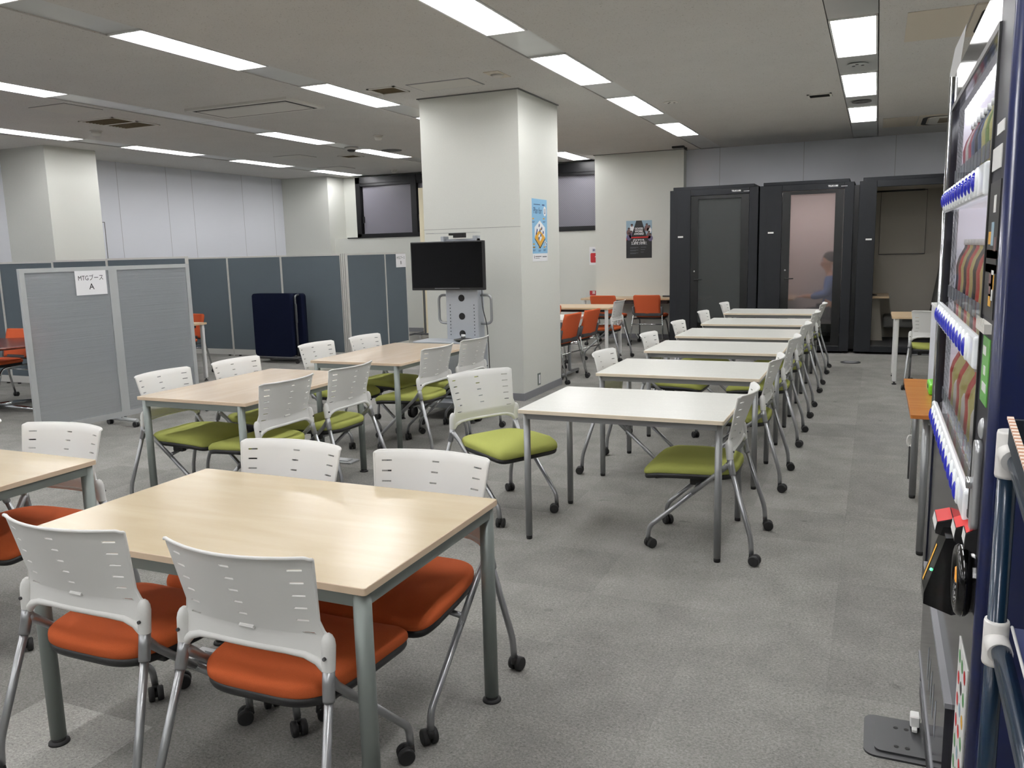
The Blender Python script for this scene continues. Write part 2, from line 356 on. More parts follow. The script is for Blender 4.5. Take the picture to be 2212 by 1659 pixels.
    def build(s, name, mats, parent=None, loc=None):
        me = bpy.data.meshes.new(name); me.from_pydata(s.v, [], s.f)
        for x in (mats if isinstance(mats, (list, tuple)) else [mats]): me.materials.append(x)
        me.polygons.foreach_set('material_index', s.m); me.polygons.foreach_set('use_smooth', s.s); me.update()
        o = bpy.data.objects.new(name, me); C.objects.link(o)
        if parent: o.parent = parent
        if loc: o.location = loc
        return o
def fillet(pts, r, n=5):
    """round the inner corners of a polyline"""
    P = [Vector(p) for p in pts]; out = [P[0]]
    for i in range(1, len(P)-1):
        a, b = (P[i-1]-P[i]), (P[i+1]-P[i])
        d = min(r, a.length*.45, b.length*.45)
        p0, p2 = P[i]+a.normalized()*d, P[i]+b.normalized()*d
        for k in range(n+1):
            t = k/n; out.append(p0*(1-t)**2 + P[i]*2*t*(1-t) + p2*t*t)
    out.append(P[-1]); return out
def rrect(x0, y0, x1, y1, r, n=5):
    out = []
    for cx, cy, a in ((x1-r, y1-r, 0), (x0+r, y1-r, 90), (x0+r, y0+r, 180), (x1-r, y0+r, 270)):
        for k in range(n+1):
            t = R(a+90*k/n); out.append((cx+r*math.cos(t), cy+r*math.sin(t)))
    return out
def tag(o, label, cat=None, group=None, kind=None):
    o['label'] = label
    if cat: o['category'] = cat
    if group: o['group'] = group
    if kind: o['kind'] = kind
    return o
def thing(name, label, cat, loc=(0, 0, 0), rz=0, group=None):
    o = bpy.data.objects.new(name, None); o.empty_display_size = .1; C.objects.link(o)
    o.location = loc; o.rotation_euler = (0, 0, rz)
    return tag(o, label, cat, group)
def struct(name, mb, m, label, cat):
    return tag(mb.build(name, m), label, cat, None, 'structure')
KIDS = {}
def children(o): return [c for c in C.objects if c.parent is o]
def copy_tree(o, parent=None):
    if o.name not in KIDS: KIDS[o.name] = children(o)
    c = o.copy(); C.objects.link(c); c.parent = parent
    for ch in KIDS[o.name]: copy_tree(ch, c)
    return c
# frames that put flat (x right, y up) artwork on a wall: viewer in front
def on_y(x, y, z):  return Matrix.Translation((x, y, z)) @ Matrix.Rotation(R(90), 4, 'X')                    # faces -Y
def on_px(x, y, z): return Matrix.Translation((x, y, z)) @ Matrix.Rotation(R(90), 4, 'Z') @ Matrix.Rotation(R(90), 4, 'X')   # faces +X
def on_nx(x, y, z): return Matrix.Translation((x, y, z)) @ Matrix.Rotation(R(-90), 4, 'Z') @ Matrix.Rotation(R(90), 4, 'X')  # faces -X

# ------------------------------------------------------------------ camera
cam_d = bpy.data.cameras.new('camera'); cam = bpy.data.objects.new('camera', cam_d); C.objects.link(cam)
cam_d.sensor_width = 36; cam_d.lens = 1786.99/2212*36; cam_d.clip_start = .05
yaw, pit, rol = 0.414101182, -0.159737246, -0.025167529
f = Vector((-math.sin(yaw)*math.cos(pit), math.cos(yaw)*math.cos(pit), math.sin(pit)))
r0 = Vector((math.cos(yaw), math.sin(yaw), 0)); u0 = r0.cross(f)
rr = r0*math.cos(rol)+u0*math.sin(rol); uu = u0*math.cos(rol)-r0*math.sin(rol)
cam.matrix_world = Matrix(((rr.x, uu.x, -f.x, 0), (rr.y, uu.y, -f.y, 0), (rr.z, uu.z, -f.z, 1.5), (0, 0, 0, 1)))
bpy.context.scene.camera = cam

# ------------------------------------------------------------------ room shell
CZ = 3.024; XL = -10.97; XR = 1.72; YN = -9.0
struct('floor', MB().box((XL-.2, YN-.2, -.1), (XR+.2, 14.8, 0)), M['carpet'], 'grey carpet tile floor of the whole room', 'floor')
SX = [-0.215, -2.468, -4.735, -7.03, -9.36]      # light strips
HW = .168
mb = MB(); edges = [XL-.2] + [e for c in SX[::-1] for e in (c-HW, c+HW)] + [XR+.2]
for i in range(0, len(edges), 2): mb.box((edges[i], YN-.2, CZ), (edges[i+1], 14.8, CZ+.08))
struct('ceiling', mb, M['ceil'], 'off white flecked ceiling board between the light strips', 'ceiling')
GRID = [6.47+2.085*k for k in range(-4, 4)]; LL = 1.287
LIT = {0: [-5, -4, -3, -2, -1, 0, 1, 2], 1: [-6, -5, -4, -3, -2, -1, 0, 1, 2], 2: [-6, -5, -4, -3, -2, -1, 0, 1, 2, 3], 3: [-5, -4, -3, -2, -1, 1, 2], 4: [-4, -3, -2, -1, 0, 1, 2, 3]}
for i, c in enumerate(SX):
    mb = MB(); ys = [YN-.2]
    for k in LIT[i]: ys += [6.47+2.085*k, 6.47+2.085*k+LL]
    ys.append(14.8)
    for a in range(0, len(ys), 2):
        if ys[a+1]-ys[a] < 1.2: mb.box((c-HW+.006, ys[a]+.003, CZ+.008), (c+HW-.006, ys[a+1]-.003, CZ+.03))
        else:
            n = max(1, round((ys[a+1]-ys[a])/1.1)); d = (ys[a+1]-ys[a])/n
            for q in range(n): mb.box((c-HW+.006, ys[a]+q*d+.003, CZ+.008), (c+HW-.006, ys[a]+(q+1)*d-.003, CZ+.03))
    mb.box((c-HW-.02, YN-.2, CZ+.081), (c+HW+.02, 14.8, CZ+.2))
    struct('trim_%d' % (i+1), mb, M['strip_panel'], 'grey metal infill panels of the ceiling light strip', 'ceiling strip')

def ribbed_wall(name, lo, hi, label, seams=(), axis=0, face=None, hs=()):
    """wall block; thin dark recess lines (axis 0: seams at x on the face y=face; 1: seams at y on the face x=face)"""
    mb = MB().box(lo, hi, 0)
    for s in seams:
        if axis == 0: mb.box((s-.004, face-.0015, lo[2]), (s+.004, face+.01, hi[2]), 1)
        else: mb.box((face-.01, s-.004, lo[2]), (face+.0015, s+.004, hi[2]), 1)
    return struct(name, mb, [M['panel'], M['panel_joint']], label, 'wall')
ribbed_wall('wall_left', (XL-.2, YN, 0), (XL, 14.8, CZ), 'pale grey panelled wall behind the slate partition', (9.76, 10.76, 11.33, 12.59, 13.45), 1, XL)
ribbed_wall('wall_back', (-2.86, 13.7, 0), (XR+.2, 14.8, CZ), 'pale grey panelled wall behind the black phone booths', (-2.33, -1.07, .2), 0, 13.7)
struct('wall_right', MB().box((XR, YN, 0), (XR+.2, 13.7, CZ)), M['wall'], 'off white wall behind the vending machine', 'wall')
struct('wall_front', MB().box((XL-.2, YN-.2, 0), (XR+.2, YN, CZ)), M['wall'], 'off white wall behind the viewpoint', 'wall')
struct('wall_back_lower', MB().box((-9.87, 13.9, 0), (-4.3, 14.8, 1.815)), M['wall'], 'off white wall under the high windows', 'wall')
struct('wall_back_upper', MB().box((-9.87, 14.3, 1.815), (-4.3, 14.8, CZ)), M['wall'], 'off white wall round the high windows', 'wall')
struct('wall_back_column', MB().box((-4.335, 13.5, 0), (-2.86, 14.8, CZ)), M['wall'], 'off white wall block with the black award poster', 'wall')
struct('wall_corner_column', MB().box((XL, 13.75, 0), (-9.87, 14.8, CZ)), M['wall'], 'off white corner block beside the high window', 'wall')
PX0, PX1, PY0, PY1 = -4.268, -3.195, 7.57, 8.65
mb = MB().box((PX0, PY0, 0), (PX1, PY1, CZ)); mb.box((PX0-.001, PY0-.0012, 1.73), (PX1+.0012, PY0, 1.733), 1)
struct('wall_pillar_centre', mb, [M['wall'], M['seam']], 'thick off white pillar with the blue poster', 'pillar')
struct('wall_pillar_left', MB().box((XL, 7.86, 0), (-10.1, 8.66, CZ)), M['wall'], 'off white pillar behind the polycarbonate screen', 'pillar')
mb = MB(); h = .075; t = .008
mb.box((PX0-t, PY0-t, 0), (PX1+t, PY1+t, h))
struct('baseboard_pillar', mb, M['base'], 'grey skirting round the thick pillar', 'skirting')
struct('baseboard_back', MB().box((-4.335-t, 13.5-t, 0), (-2.86, 13.5, h)), M['base'], 'grey skirting under the counter wall', 'skirting')
struct('baseboard_window', MB().box((-9.87, 13.9-t, 0), (-4.34, 13.9, h)), M['base'], 'grey skirting under the window wall', 'skirting')
# ceiling edge shadow-gap trim on the pillars
mb = MB()
for x0, y0, x1, y1 in ((PX0, PY0, PX1, PY1), (-4.335, 13.5, -2.86, 13.9)): mb.box((x0-.02, y0-.02, CZ-.008), (x1+.02, y1, CZ+.001))
struct('trim_6', mb, M['seam'], 'thin grey ceiling edging round the pillars', 'trim')

# windows: high, black frames, wired frosted glass with night behind
def window(name, x0, x1, z0, z1, y, label, split=None, pane_x=None, head=.12):
    fr = MB()
    fr.box((x0, y-.05, z1-head), (x1, y+.09, z1)); fr.box((x0, y-.05, z0), (x1, y+.09, z0+.085))
    fr.box((x0, y-.05, z0), (x0+.1, y+.09, z1)); fr.box((x1-.06, y-.05, z0), (x1, y+.09, z1))
    fr.box((x0+.1, y-.03, z1-head-.05), (x1-.06, y+.05, z1-head+.01))
    if split: fr.box((split-.06, y-.055, z0), (split+.06, y+.09, z1))
    o = struct(name, fr, M['win_frame'], label, 'window')
    fr2 = MB()
    for a, b in pane_x: fr2.box((a, y+.03, z0+.08), (b, y+.04, z1-head))
    fr2.build('pane', M['night_glass'], o)
    fr3 = MB()
    for a, b in pane_x: fr3.box((a+.02, y-.045, z0+.3), (a+.045, y-.01, z0+.42))
    fr3.build('latch', M['black'], o)
    return o
window('window_1', -9.5, -7.0, 1.815, CZ-.03, 14.2, 'high black framed window of wired frosted glass beside the TV', -8.18, [(-9.38, -8.24), (-8.12, -7.06)])
window('window_2', -5.6, -4.3, 1.815, CZ-.03, 14.2, 'high black framed window of wired frosted glass by the counter wall', None, [(-5.5, -4.36)], .16)
struct('trim_7', MB().box((-9.56, 13.88, 1.812), (-4.34, 14.26, 1.83)), M['win_frame'], 'thin black window sill along the wall ledge', 'window sill')
# a hidden doorway panel in the far panelled wall
mb = MB().box((XL, 8.8, 2.085), (XL+.004, 9.45, 2.095)); mb.box((XL, 9.44, 0), (XL+.004, 9.45, 2.09))
struct('door_1', mb, M['seam'], 'flush white door outline in the panelled wall', 'door')

# ------------------------------------------------------------------ ceiling lights
def light_fixture():
    root = thing('ceiling_light', '', 'ceiling light')
    w = HW-.008; L = LL
    fr = MB()
    for a, b in (((-w, 0), (-w+.014, L)), ((w-.014, 0), (w, L)), ((-w, 0), (w, .014)), ((-w, L-.014), (w, L))): fr.box((a[0], a[1], -.004), (b[0], b[1], .012))
    fr.build('frame', M['white'], root)
    rf = MB(); pr = [(-w+.012, .004), (-w+.03, .05), (-.085, .072), (-.03, .055), (0, .012), (.03, .055), (.085, .072), (w-.03, .05), (w-.012, .004)]
    n = len(pr)
    rf.add([(x, .012, z) for x, z in pr] + [(x, L-.012, z) for x, z in pr], [[i, n+i, n+i+1, i+1] for i in range(n-1)])
    for y in (.012, L-.012):
        rf.add([(x, y, z) for x, z in pr], [list(range(n))])
        s = 1 if y < .5 else -1
        for cx in (-.085, .085):     # sloping end plates either side of each lamp
            rf.add([(cx-.07, y+s*.012, .0), (cx-.018, y+s*.05, .05), (cx-.018, y+s*.012, .066), (cx-.07, y+s*.003, .05)], [(0, 1, 2, 3)])
            rf.add([(cx+.07, y+s*.012, .0), (cx+.018, y+s*.05, .05), (cx+.018, y+s*.012, .066), (cx+.07, y+s*.003, .05)], [(0, 1, 2, 3)])
    rf.build('reflector', M['reflector'], root)
    for cx in (-.085, .085):
        MB().cyl((cx, .05, .024), (cx, L-.05, .024), .0135, 10).build('tube', M['tube'], root)
    return root
proto = light_fixture(); first = True
ROW = ['above the aisle', 'above the white tables', 'above the middle maple tables', 'above the polycarbonate screen', 'along the panelled wall']
ORD = ['first', 'second', 'third', 'fourth', 'fifth', 'sixth', 'seventh', 'eighth', 'ninth', 'tenth']
for i, c in enumerate(SX):
    ks = sorted(LIT[i], reverse=True)
    for j, k in enumerate(ks):
        o = proto if first else copy_tree(proto); first = False
        o.location = (c, 6.47+2.085*k, CZ)
        tag(o, 'lit ceiling light %s, %s from the back wall' % (ROW[i], ORD[j]), 'ceiling light', 'recessed ceiling lights')

# ------------------------------------------------------------------ other ceiling fittings
def flat_thing(name, mb, m, label, cat, group=None): return tag(mb.build(name, m), label, cat, group)
def cassette(x0, y0, x1, y1, label):
    root = thing('air_conditioner', label, 'air conditioner', ((x0+x1)/2, (y0+y1)/2, CZ))
    w, d = (x1-x0)/2, (y1-y0)/2
    def ring(mb, w, d, t, z0, z1, m=0):
        mb.box((-w, -d, z0), (w, -d+t, z1), m); mb.box((-w, d-t, z0), (w, d, z1), m); mb.box((-w, -d+t, z0), (-w+t, d-t, z1), m); mb.box((w-t, -d+t, z0), (w, d-t, z1), m)
    a = MB(); ring(a, w, d, .055, -.022, 0); a.build('frame', M['ac_white'], root)
    b = MB(); ring(b, w-.055, d-.055, .05, -.0235, 0); b.build('air_slot', M['dark_slot'], root)
    c = MB().rbox((-w+.105, -d+.105, -.03), (w-.105, d-.105, 0), .008); ring(c, w-.085, d-.085, .012, -.026, -.006); c.build('panel', M['ac_white'], root)
cassette(-6.6, 6.8, -5.3, 7.42, 'ceiling air conditioner with a black slot round a pale panel')
def cassette_round(x0, y0, s, hx, label, label_h):
    """square four-way cassette with a rounded dark slot, and the access hatch beside it"""
    root = thing('air_conditioner', label, 'air conditioner', (x0+s/2, y0+s/2, CZ-.001))
    h = s/2
    MB().prism(rrect(-h, -h, h, h, .02), -.012, 0).build('panel', M['hatch_beige'], root)
    def loop(r0, r1, cr, z0, z1):
        a, b = rrect(-r0, -r0, r0, r0, cr, 6), rrect(-r1, -r1, r1, r1, cr*.7, 6); n = len(a); m = MB()
        vs = [(x, y, z0) for x, y in a] + [(x, y, z0) for x, y in b]
        m.add(vs, [[i, n+i, n+(i+1) % n, (i+1) % n] for i in range(n)]); return m
    loop(h*.9, h*.78, .14, -.0135, 0).build('air_slot', M['dark_slot'], root)
    g = MB().prism(rrect(-h*.74, -h*.74, h*.74, h*.74, .1), -.02, -.012); g.build('grille', M['ac_white'], root)
    sl = MB()
    for k in range(12): sl.box((-h*.5, -h*.5+k*h/12, -.0215), (h*.5, -h*.5+k*h/12+.02, -.0195))
    sl.build('louver', M['grille_brown'], root)
    o = MB().prism(rrect(x0-.41, y0+.02, x0-.01, y0+s-.02, .005), CZ-.004, CZ); flat_thing('ceiling_hatch', o, M['hatch_beige'], label_h, 'ceiling hatch')
cassette_round(.54, 6.5, .95, .4, 'square ceiling air conditioner with rounded dark slot above the vending machine', 'beige ceiling hatch above the vending machine')
cassette_round(.42, 11.78, .95, .3, 'square ceiling air conditioner with rounded dark slot above the open phone booth', 'beige ceiling hatch above the open phone booth')
def hatch(x0, y0, x1, y1, label, frame=.012):
    root = thing('ceiling_hatch', label, 'ceiling hatch', ((x0+x1)/2, (y0+y1)/2, CZ)); w, d = (x1-x0)/2, (y1-y0)/2
    MB().box((-w, -d, -.003), (w, d, 0)).build('frame', M['seam'] if frame < .02 else M['base'], root)
    MB().box((-w+frame*.5, -d+frame*.5, -.0055), (w-frame*.5, d-frame*.5, -.0031)).build('panel', M['hatch'], root)
hatch(-7.8, 5.95, -7.29, 6.4, 'thin outlined ceiling hatch beside the brown grille')
hatch(-4.02, 6.89, -3.38, 7.24, 'ceiling hatch in front of the thick pillar', .03)
hatch(-8.6, 10.62, -8.1, 11.05, 'small ceiling hatch by the light row along the panelled wall')
hatch(-9.1, 12.4, -8.6, 12.85, 'small ceiling hatch near the corner block')
hatch(-10.1, 6.5, -9.6, 7.2, 'ceiling hatch in front of the pillar by the screen')
def vent(x0, y0, x1, y1, m, label, n=8, ax=0, frame=M['ac_white'], bar=0):
    root = thing('ceiling_vent', label, 'vent', ((x0+x1)/2, (y0+y1)/2, CZ)); w, d = (x1-x0)/2, (y1-y0)/2
    fr = MB()
    t = .022
    for a, b in (((-w, -d), (w, -d+t)), ((-w, d-t), (w, d)), ((-w, -d), (-w+t, d)), ((w-t, -d), (w, d))): fr.box((a[0], a[1], -.01), (b[0], b[1], 0))
    if bar: fr.box((-w, -.02, -.01), (w, .02, 0))
    fr.build('frame', frame, root)
    MB().box((-w+t, -d+t, -.002), (w-t, d-t, 0)).build('backing', m, root)
    g = MB()
    for k in range(n):
        y = -d+t+(2*d-2*t)*(k+.5)/n
        g.box((-w+t, y-.003, -.008), (w-t, y+.003, -.002))
    g.build('louver', m, root)
vent(-8.1, 6.76, -7.58, 7.42, M['grille_brown'], 'brown ceiling grille in two halves near the screen', 14, bar=1)
vent(-4.43, 6.87, -4.13, 7.16, M['grille_brown'], 'small square brown ceiling grille near the thick pillar', 9)
vent(-.73, 9.46, -.49, 9.68, M['dark_slot'], 'small black ceiling grille near the aisle lights', 7)
vent(-7.75, 11.1, -7.45, 11.4, M['grille_brown'], 'small brown ceiling grille far behind the thick pillar', 7)
def detector(x, y, label, r=.05):
    root = thing('smoke_detector', label, 'smoke detector', (x, y, CZ))
    MB().lathe([(r*.35, -.062), (r*.8, -.056), (r, -.03), (r, -.012)]).build('cover', M['ac_white'], root)
    MB().lathe([(r*1.25, -.012), (r*1.25, 0)]).build('base', M['ac_white'], root)
detector(-8.55, 7.37, 'white ceiling smoke detector by the brown grille', .055)
detector(-6.02, 9.56, 'white ceiling smoke detector behind the slotted air conditioner')
detector(-8.2, 13.5, 'white ceiling smoke detector in front of the high window')
def round_fit(x, y, r, m, label, name='ceiling_speaker', cat='ceiling speaker', n=3):
    root = thing(name, label, cat, (x, y, CZ))
    MB().lathe([(r, -.006), (r+.004, 0)]).build('rim', m, root)
    g = MB()
    for k in range(n):
        a = 2*PI*k/n+.4; g.lathe([(r*.16, -.0085), (r*.16, -.006)], (r*.5*math.cos(a), r*.5*math.sin(a), 0), 12)
    g.build('grille', M['dark_frame'], root)
round_fit(-2.08, 9.14, .075, M['ac_white'], 'small round white ceiling fitting between the light rows')
round_fit(-.215, 10.25, .1, M['seam'], 'round grey ceiling speaker in the aisle light strip')
round_fit(-.215, 8.14, .085, M['strip_panel'], 'faint round ceiling cover in the aisle light strip')
round_fit(-6.70, 10.99, .15, M['seam'], 'round dark ceiling speaker behind the thick pillar')
root = thing('emergency_light', 'round emergency light in the strip beyond the polycarbonate screen', 'emergency light', (-7.03, 10.43, CZ+.006))
MB().lathe([(.07, -.03), (.1, -.02), (.1, 0)]).build('base', M['ac_white'], root)
MB().lathe([(.035, -.06), (.06, -.045), (.06, -.03)]).build('lens', M['dark_frame'], root)
root = thing('ceiling_sensor', 'beige ceiling sensor plate in front of the thick pillar', 'sensor', (-3.1, 6.9, CZ))
MB().box((-.07, -.14, -.006), (.07, .14, 0)).build('plate', M['hatch_beige'], root)
MB().lathe([(.03, -.03), (.06, -.006)]).build('dome', M['hatch'], root)
root = thing('ceiling_bracket', 'small black ceiling bracket near the counter wall', 'bracket', (-2.87, 13.1, CZ))
MB().box((-.08, -.05, -.03), (.1, .05, 0)).build('body', M['black'], root)
MB().cyl((.1, 0, -.035), (.14, 0, -.05), .02).build('stub', M['black'], root)

# ------------------------------------------------------------------ tables
def table(label, x0, y0, x1, y1, top, edge, legm, group, H=.70, leg_r=.019, flange=False, apron=.034, inset=.012, rot_grain=False, inset_y=None):
    cx, cy = (x0+x1)/2, (y0+y1)/2; w, d = (x1-x0)/2, (y1-y0)/2
    root = thing('table', label, 'table', (cx, cy, 0), 0, group)
    iy = inset if inset_y is None else inset_y
    T = Matrix.Rotation(R(90), 4, 'Z') if rot_grain else None
    o1 = rrect(-w, -d, w, d, .009, 4); o2 = rrect(-w+.0015, -d+.0015, w-.0015, d-.0015, .008, 4); n_ = len(o1)
    tp = MB().prism(o1, H-.019, H-.0015, 1).add([(x, y, H-.0015) for x, y in o1] + [(x, y, H) for x, y in o2], [[i, (i+1) % n_, n_+(i+1) % n_, n_+i] for i in range(n_)], 1)
    tp.add([(x, y, H) for x, y in o2], [list(range(n_))], 0)
    o = tp.build('tabletop', [top, edge], root)
    if rot_grain:        # grain runs along the table's long side
        o.rotation_euler = (0, 0, R(90)); o.data.transform(Matrix.Rotation(R(-90), 4, 'Z'))
    a = MB(); i2 = inset+.004; j2 = min(iy, .03)+.004; z0, z1 = H-.019-apron, H-.0195
    for yy in (-d+j2, d-j2-.02): a.box((-w+i2+.02, yy, z0), (w-i2-.02, yy+.02, z1))
    for xx in (-w+i2, w-i2-.02): a.box((xx, -d+j2+.02, z0), (xx+.02, d-j2-.02, z1))
    a.build('apron', legm, root)
    for sx in (-1, 1):
        for sy in (-1, 1):
            px, py = sx*(w-inset-leg_r), sy*(d-iy-leg_r)
            lg = MB().cyl((px, py, .02), (px, py, z1), leg_r, 20).build('leg', legm, root)
            ft = MB().cyl((px, py, .004), (px, py, .022), leg_r*.93, 20)
            if flange: ft.lathe([(leg_r*1.35, 0), (leg_r*1.3, .006), (leg_r*.8, .012)], (px, py, 0))
            else: ft.cyl((px, py, 0), (px, py, .006), leg_r*.85, 20)
            ft.build('foot', M['rubber'], lg)
    return root
WT = [(3.80, 4.555), (5.095, 5.85), (6.325, 7.085), (7.435, 8.21), (8.65, 9.42), (10.06, 10.83)]
NTH = ['sixth', 'fifth', 'fourth', 'third', 'second', 'first']
for i, (a, b) in enumerate(WT):
    table('pale white topped table, %s from the phone booths, in the aisle row' % NTH[i], -1.645, a, -.612, b, M['white_top'], M['cream_edge'], M['leg_silver'], 'white tables in a row along the aisle', leg_r=.0175, inset_y=.035)
table('maple topped table with grey legs among four orange seats, glare on its top', -2.337, 1.59, -1.102, 2.368, M['maple'], M['maple_edge'], M['leg_grey'], 'maple tables with grey legs', flange=True, leg_r=.0235, apron=.036, inset=.006)
table('maple topped table cut by the photo edge, beside the polycarbonate screen', -4.12, 1.57, -2.885, 2.33, M['maple'], M['maple_edge'], M['leg_grey'], 'maple tables with grey legs', flange=True, leg_r=.0235, apron=.036, inset=.006)
table('maple topped table among four green seats, closer to the screen than to the TV', -3.995, 3.54, -3.175, 4.75, M['beech'], M['maple_edge'], M['leg_grey'], 'maple tables with grey legs', flange=True, rot_grain=True, leg_r=.0215, apron=.036, inset=.03, inset_y=.0)
table('maple topped table among four green seats in front of the TV stand', -3.985, 5.19, -3.17, 6.45, M['beech'], M['maple_edge'], M['leg_grey'], 'maple tables with grey legs', flange=True, rot_grain=True, leg_r=.0215, apron=.036, inset=.03, inset_y=.0)
table('low orange wood table with grey round legs beyond the vending machine', .178, 4.20, .78, 5.33, M['orange_wood'], M['orange_wood_edge'], M['leg_silver'], 'side table', leg_r=.019, inset=.055)

def white_leg_table(label, x0, y0, x1, y1, H=.72, group='light wood tables with white legs'):
    cx, cy = (x0+x1)/2, (y0+y1)/2; w, d = (x1-x0)/2, (y1-y0)/2
    root = thing('table', label, 'table', (cx, cy, 0), 0, group)
    tp = MB().prism(rrect(-w, -d, w, d, .03, 4), H-.022, H, 0); tp.build('tabletop', M['counter'], root)
    a = MB()
    for yy in (-d+.1, d-.14): a.box((-w+.1, yy, H-.062), (w-.1, yy+.04, H-.023))
    a.build('under_frame', M['dark_frame'], root)
    for sx in (-1, 1):
        for sy in (-1, 1):
            px, py = sx*(w-.05), sy*(d-.05)
            lg = MB().rbox((px-.022, py-.022, .03), (px+.022, py+.022, H-.0225), .012, 3).build('leg', M['leg_white'], root)
            MB().lathe([(.024, 0), (.022, .01), (.008, .012), (.008, .032)], (px, py, 0), 14).build('foot', M['rubber'], lg)
white_leg_table('light wood table with white legs between the pillar and the counter', -4.75, 10.55, -3.21, 11.28)
white_leg_table('light wood table with white legs behind the polycarbonate screen', -8.95, 7.2, -7.54, 7.86)
white_leg_table('light wood table with white legs near the open phone booth', .178, 9.5, .98, 10.2, .72)
# white table with a grey curved edge, half hidden by the pillar
root = thing('table', 'white topped folding table half hidden by the thick pillar', 'table', (-3.9, 9.23, 0))
MB().prism(rrect(-.72, -.3, .70, .48, .08, 5), .672, .7).build('tabletop', M['white_top'], root)
for sx in (-1, 1):
    lg = MB().tube(fillet([(sx*.6, 0, .67), (sx*.6, 0, .06), (sx*.6, .28, .05)], .06), .02, 12); lg.tube([(sx*.6, -.3, .05), (sx*.6, .3, .05)], .018, 12)
    lg = lg.build('leg', M['leg_silver'], root)
    for sy in (-.27, .27): MB().cyl((sx*.6-.012, sy, .022), (sx*.6+.012, sy, .022), .022, 14).build('caster', M['rubber'], lg)
# counter
root = thing('counter', 'long light wood counter along the wall under the black poster', 'counter', (-3.6, 13.2, 0))
MB().rbox((-.82, -.26, .67), (.838, .295, .70), .004, 1).build('worktop', M['counter'], root)
MB().box((-.6, -.2, .61), (.6, .2, .67)).build('under_frame', M['dark_frame'], root)
for sx in (-.76, .78):
    MB().tube(fillet([(sx, -.2, .66), (sx, -.2, .02)], .02), .018, 12).build('leg', M['leg_white'], root)
    MB().tube([(sx, .22, .66), (sx, .22, .0)], .018, 12).build('leg', M['leg_white'], root)
tag(MB().cyl((-3.15, 13.33, .712), (-2.9, 13.33, .712), .012, 10).build('marker_tray', M['dark_frame']), 'thin dark bar lying on the counter against the wall', 'bar')
# round dark table in meeting booth A
root = thing('round_table', 'round dark mahogany table on a chrome foot behind the polycarbonate screen', 'table', (-8.22, 5.52, 0))
MB().lathe([(.60, .672), (.62, .68), (.62, .695), (.61, .70)], seg=56).build('tabletop', M['mahogany'], root)
MB().cyl((0, 0, .05), (0, 0, .67), .035, 20).build('column', M['chrome'], root)
for k in range(4):
    a = PI*k/2 + .25
    MB().tube([(0, 0, .06), (.3*math.cos(a), .3*math.sin(a), .045), (.52*math.cos(a), .52*math.sin(a), .022)], [.03, .024, .018], 10).build('foot', M['chrome'], root)
tag(MB().lathe([(.03, 0), (.032, .01), (.03, .06), (.033, .1), (.012, .125), (.012, .14)], (-8.32, 5.62, .70), 18).build('bottle', M['acrylic']), 'clear plastic bottle on the round mahogany table', 'bottle')

# ------------------------------------------------------------------ chairs
def chair_backrest():
    hw = lambda z: .2055 + (z-.60)/.2*.0225 + (.0265*((.606-z)/.026)**1.6 if z < .606 else 0)
    def yb(u, z):
        t = (z-.60)/.2
        c = -.147 - .073*t; e = -.124 - .040*t
        return c + (e-c)*u*u - (.008 if z > .798 else 0)
    us = [-1, -.955, -.89, -.735, -.5, -.27, -.065, .065, .27, .5, .735, .89, .955, 1]
    zs = [.800, .793]
    slots = [.766-.0358*i for i in range(6)]
    for z in slots: zs += [z+.0026, z-.0026]
    zs += [.580]
    bm = bmesh.new(); rows = []
    for z in zs:
        row = []
        for u in us:
            zz = z - (.005 if (z > .798 and abs(u) == 1) else 0)
            row.append(bm.verts.new((u*hw(z)*(1 if z < .797 else .99), yb(u, z), zz)))
        rows.append(row)
    zb = lambda u: .534 - .042*abs(u)**9
    for t in (.25, .5, .75, 1.0):
        row = []
        for u in us:
            s = min(1, t*1.5); s = s*s*(3-2*s)
            x = u*(hw(.58)*(1-s) + .226*s)
            y0 = yb(u, .58); y1 = (-.143 + .012*u*u)
            row.append(bm.verts.new((x, y0*(1-t)+y1*t, .58*(1-t)+zb(u)*t)))
        rows.append(row)
    for j in range(len(rows)-1):
        for i in range(len(us)-1):
            if 2 <= j <= 13 and j % 2 == 0:
                k = (j-2)//2
                if i in (2, 10) or (i == 6 and k < 5): continue
            bm.faces.new((rows[j][i], rows[j+1][i], rows[j+1][i+1], rows[j][i+1])).smooth = True
    me = bpy.data.meshes.new('tmp'); bm.to_mesh(me); 
    arch = [v.co.copy() for v in rows[-1]]; top = [v.co.copy() for v in rows[0]]
    sideL = [r[0].co.copy() for r in rows[:16]]; sideR = [r[-1].co.copy() for r in rows[:16]]
    bm.free()
    ob = bpy.data.objects.new('tmp', me); C.objects.link(ob)
    md = ob.modifiers.new('s', 'SOLIDIFY'); md.thickness = .006; md.offset = 0
    bpy.context.view_layer.update()
    m2 = bpy.data.meshes.new_from_object(ob.evaluated_get(bpy.context.evaluated_depsgraph_get()))
    mb = MB().add([v.co[:] for v in m2.vertices], [list(p.vertices) for p in m2.polygons], 0, [p.normal.length > 0 for p in m2.polygons])
    bpy.data.objects.remove(ob); bpy.data.meshes.remove(me); bpy.data.meshes.remove(m2)
    mb.tube(arch, [.010, .0125, .0115, .010, .0088, .0085, .0085, .0085, .0085, .0088, .010, .0115, .0125, .010], 12); mb.tube(fillet(sideL[::-1] + top[1:-1] + sideR, .013, 4), .0044, 8)
    for s in (-1, 1):
        mb.tube([(s*.2305, -.1315, .498), (s*.2308, -.1285, .535), (s*.2305, -.1262, .560), (s*.2295, -.1250, .574), (s*.2285, -.1245, .584), (s*.227, -.1243, .590)], [.0168, .0176, .0182, .0165, .012, .006], 20)
    mb.tube([(-.022, -.146, .583), (.022, -.146, .583)], .0055, 8)          # moulded boss on the back
    return mb
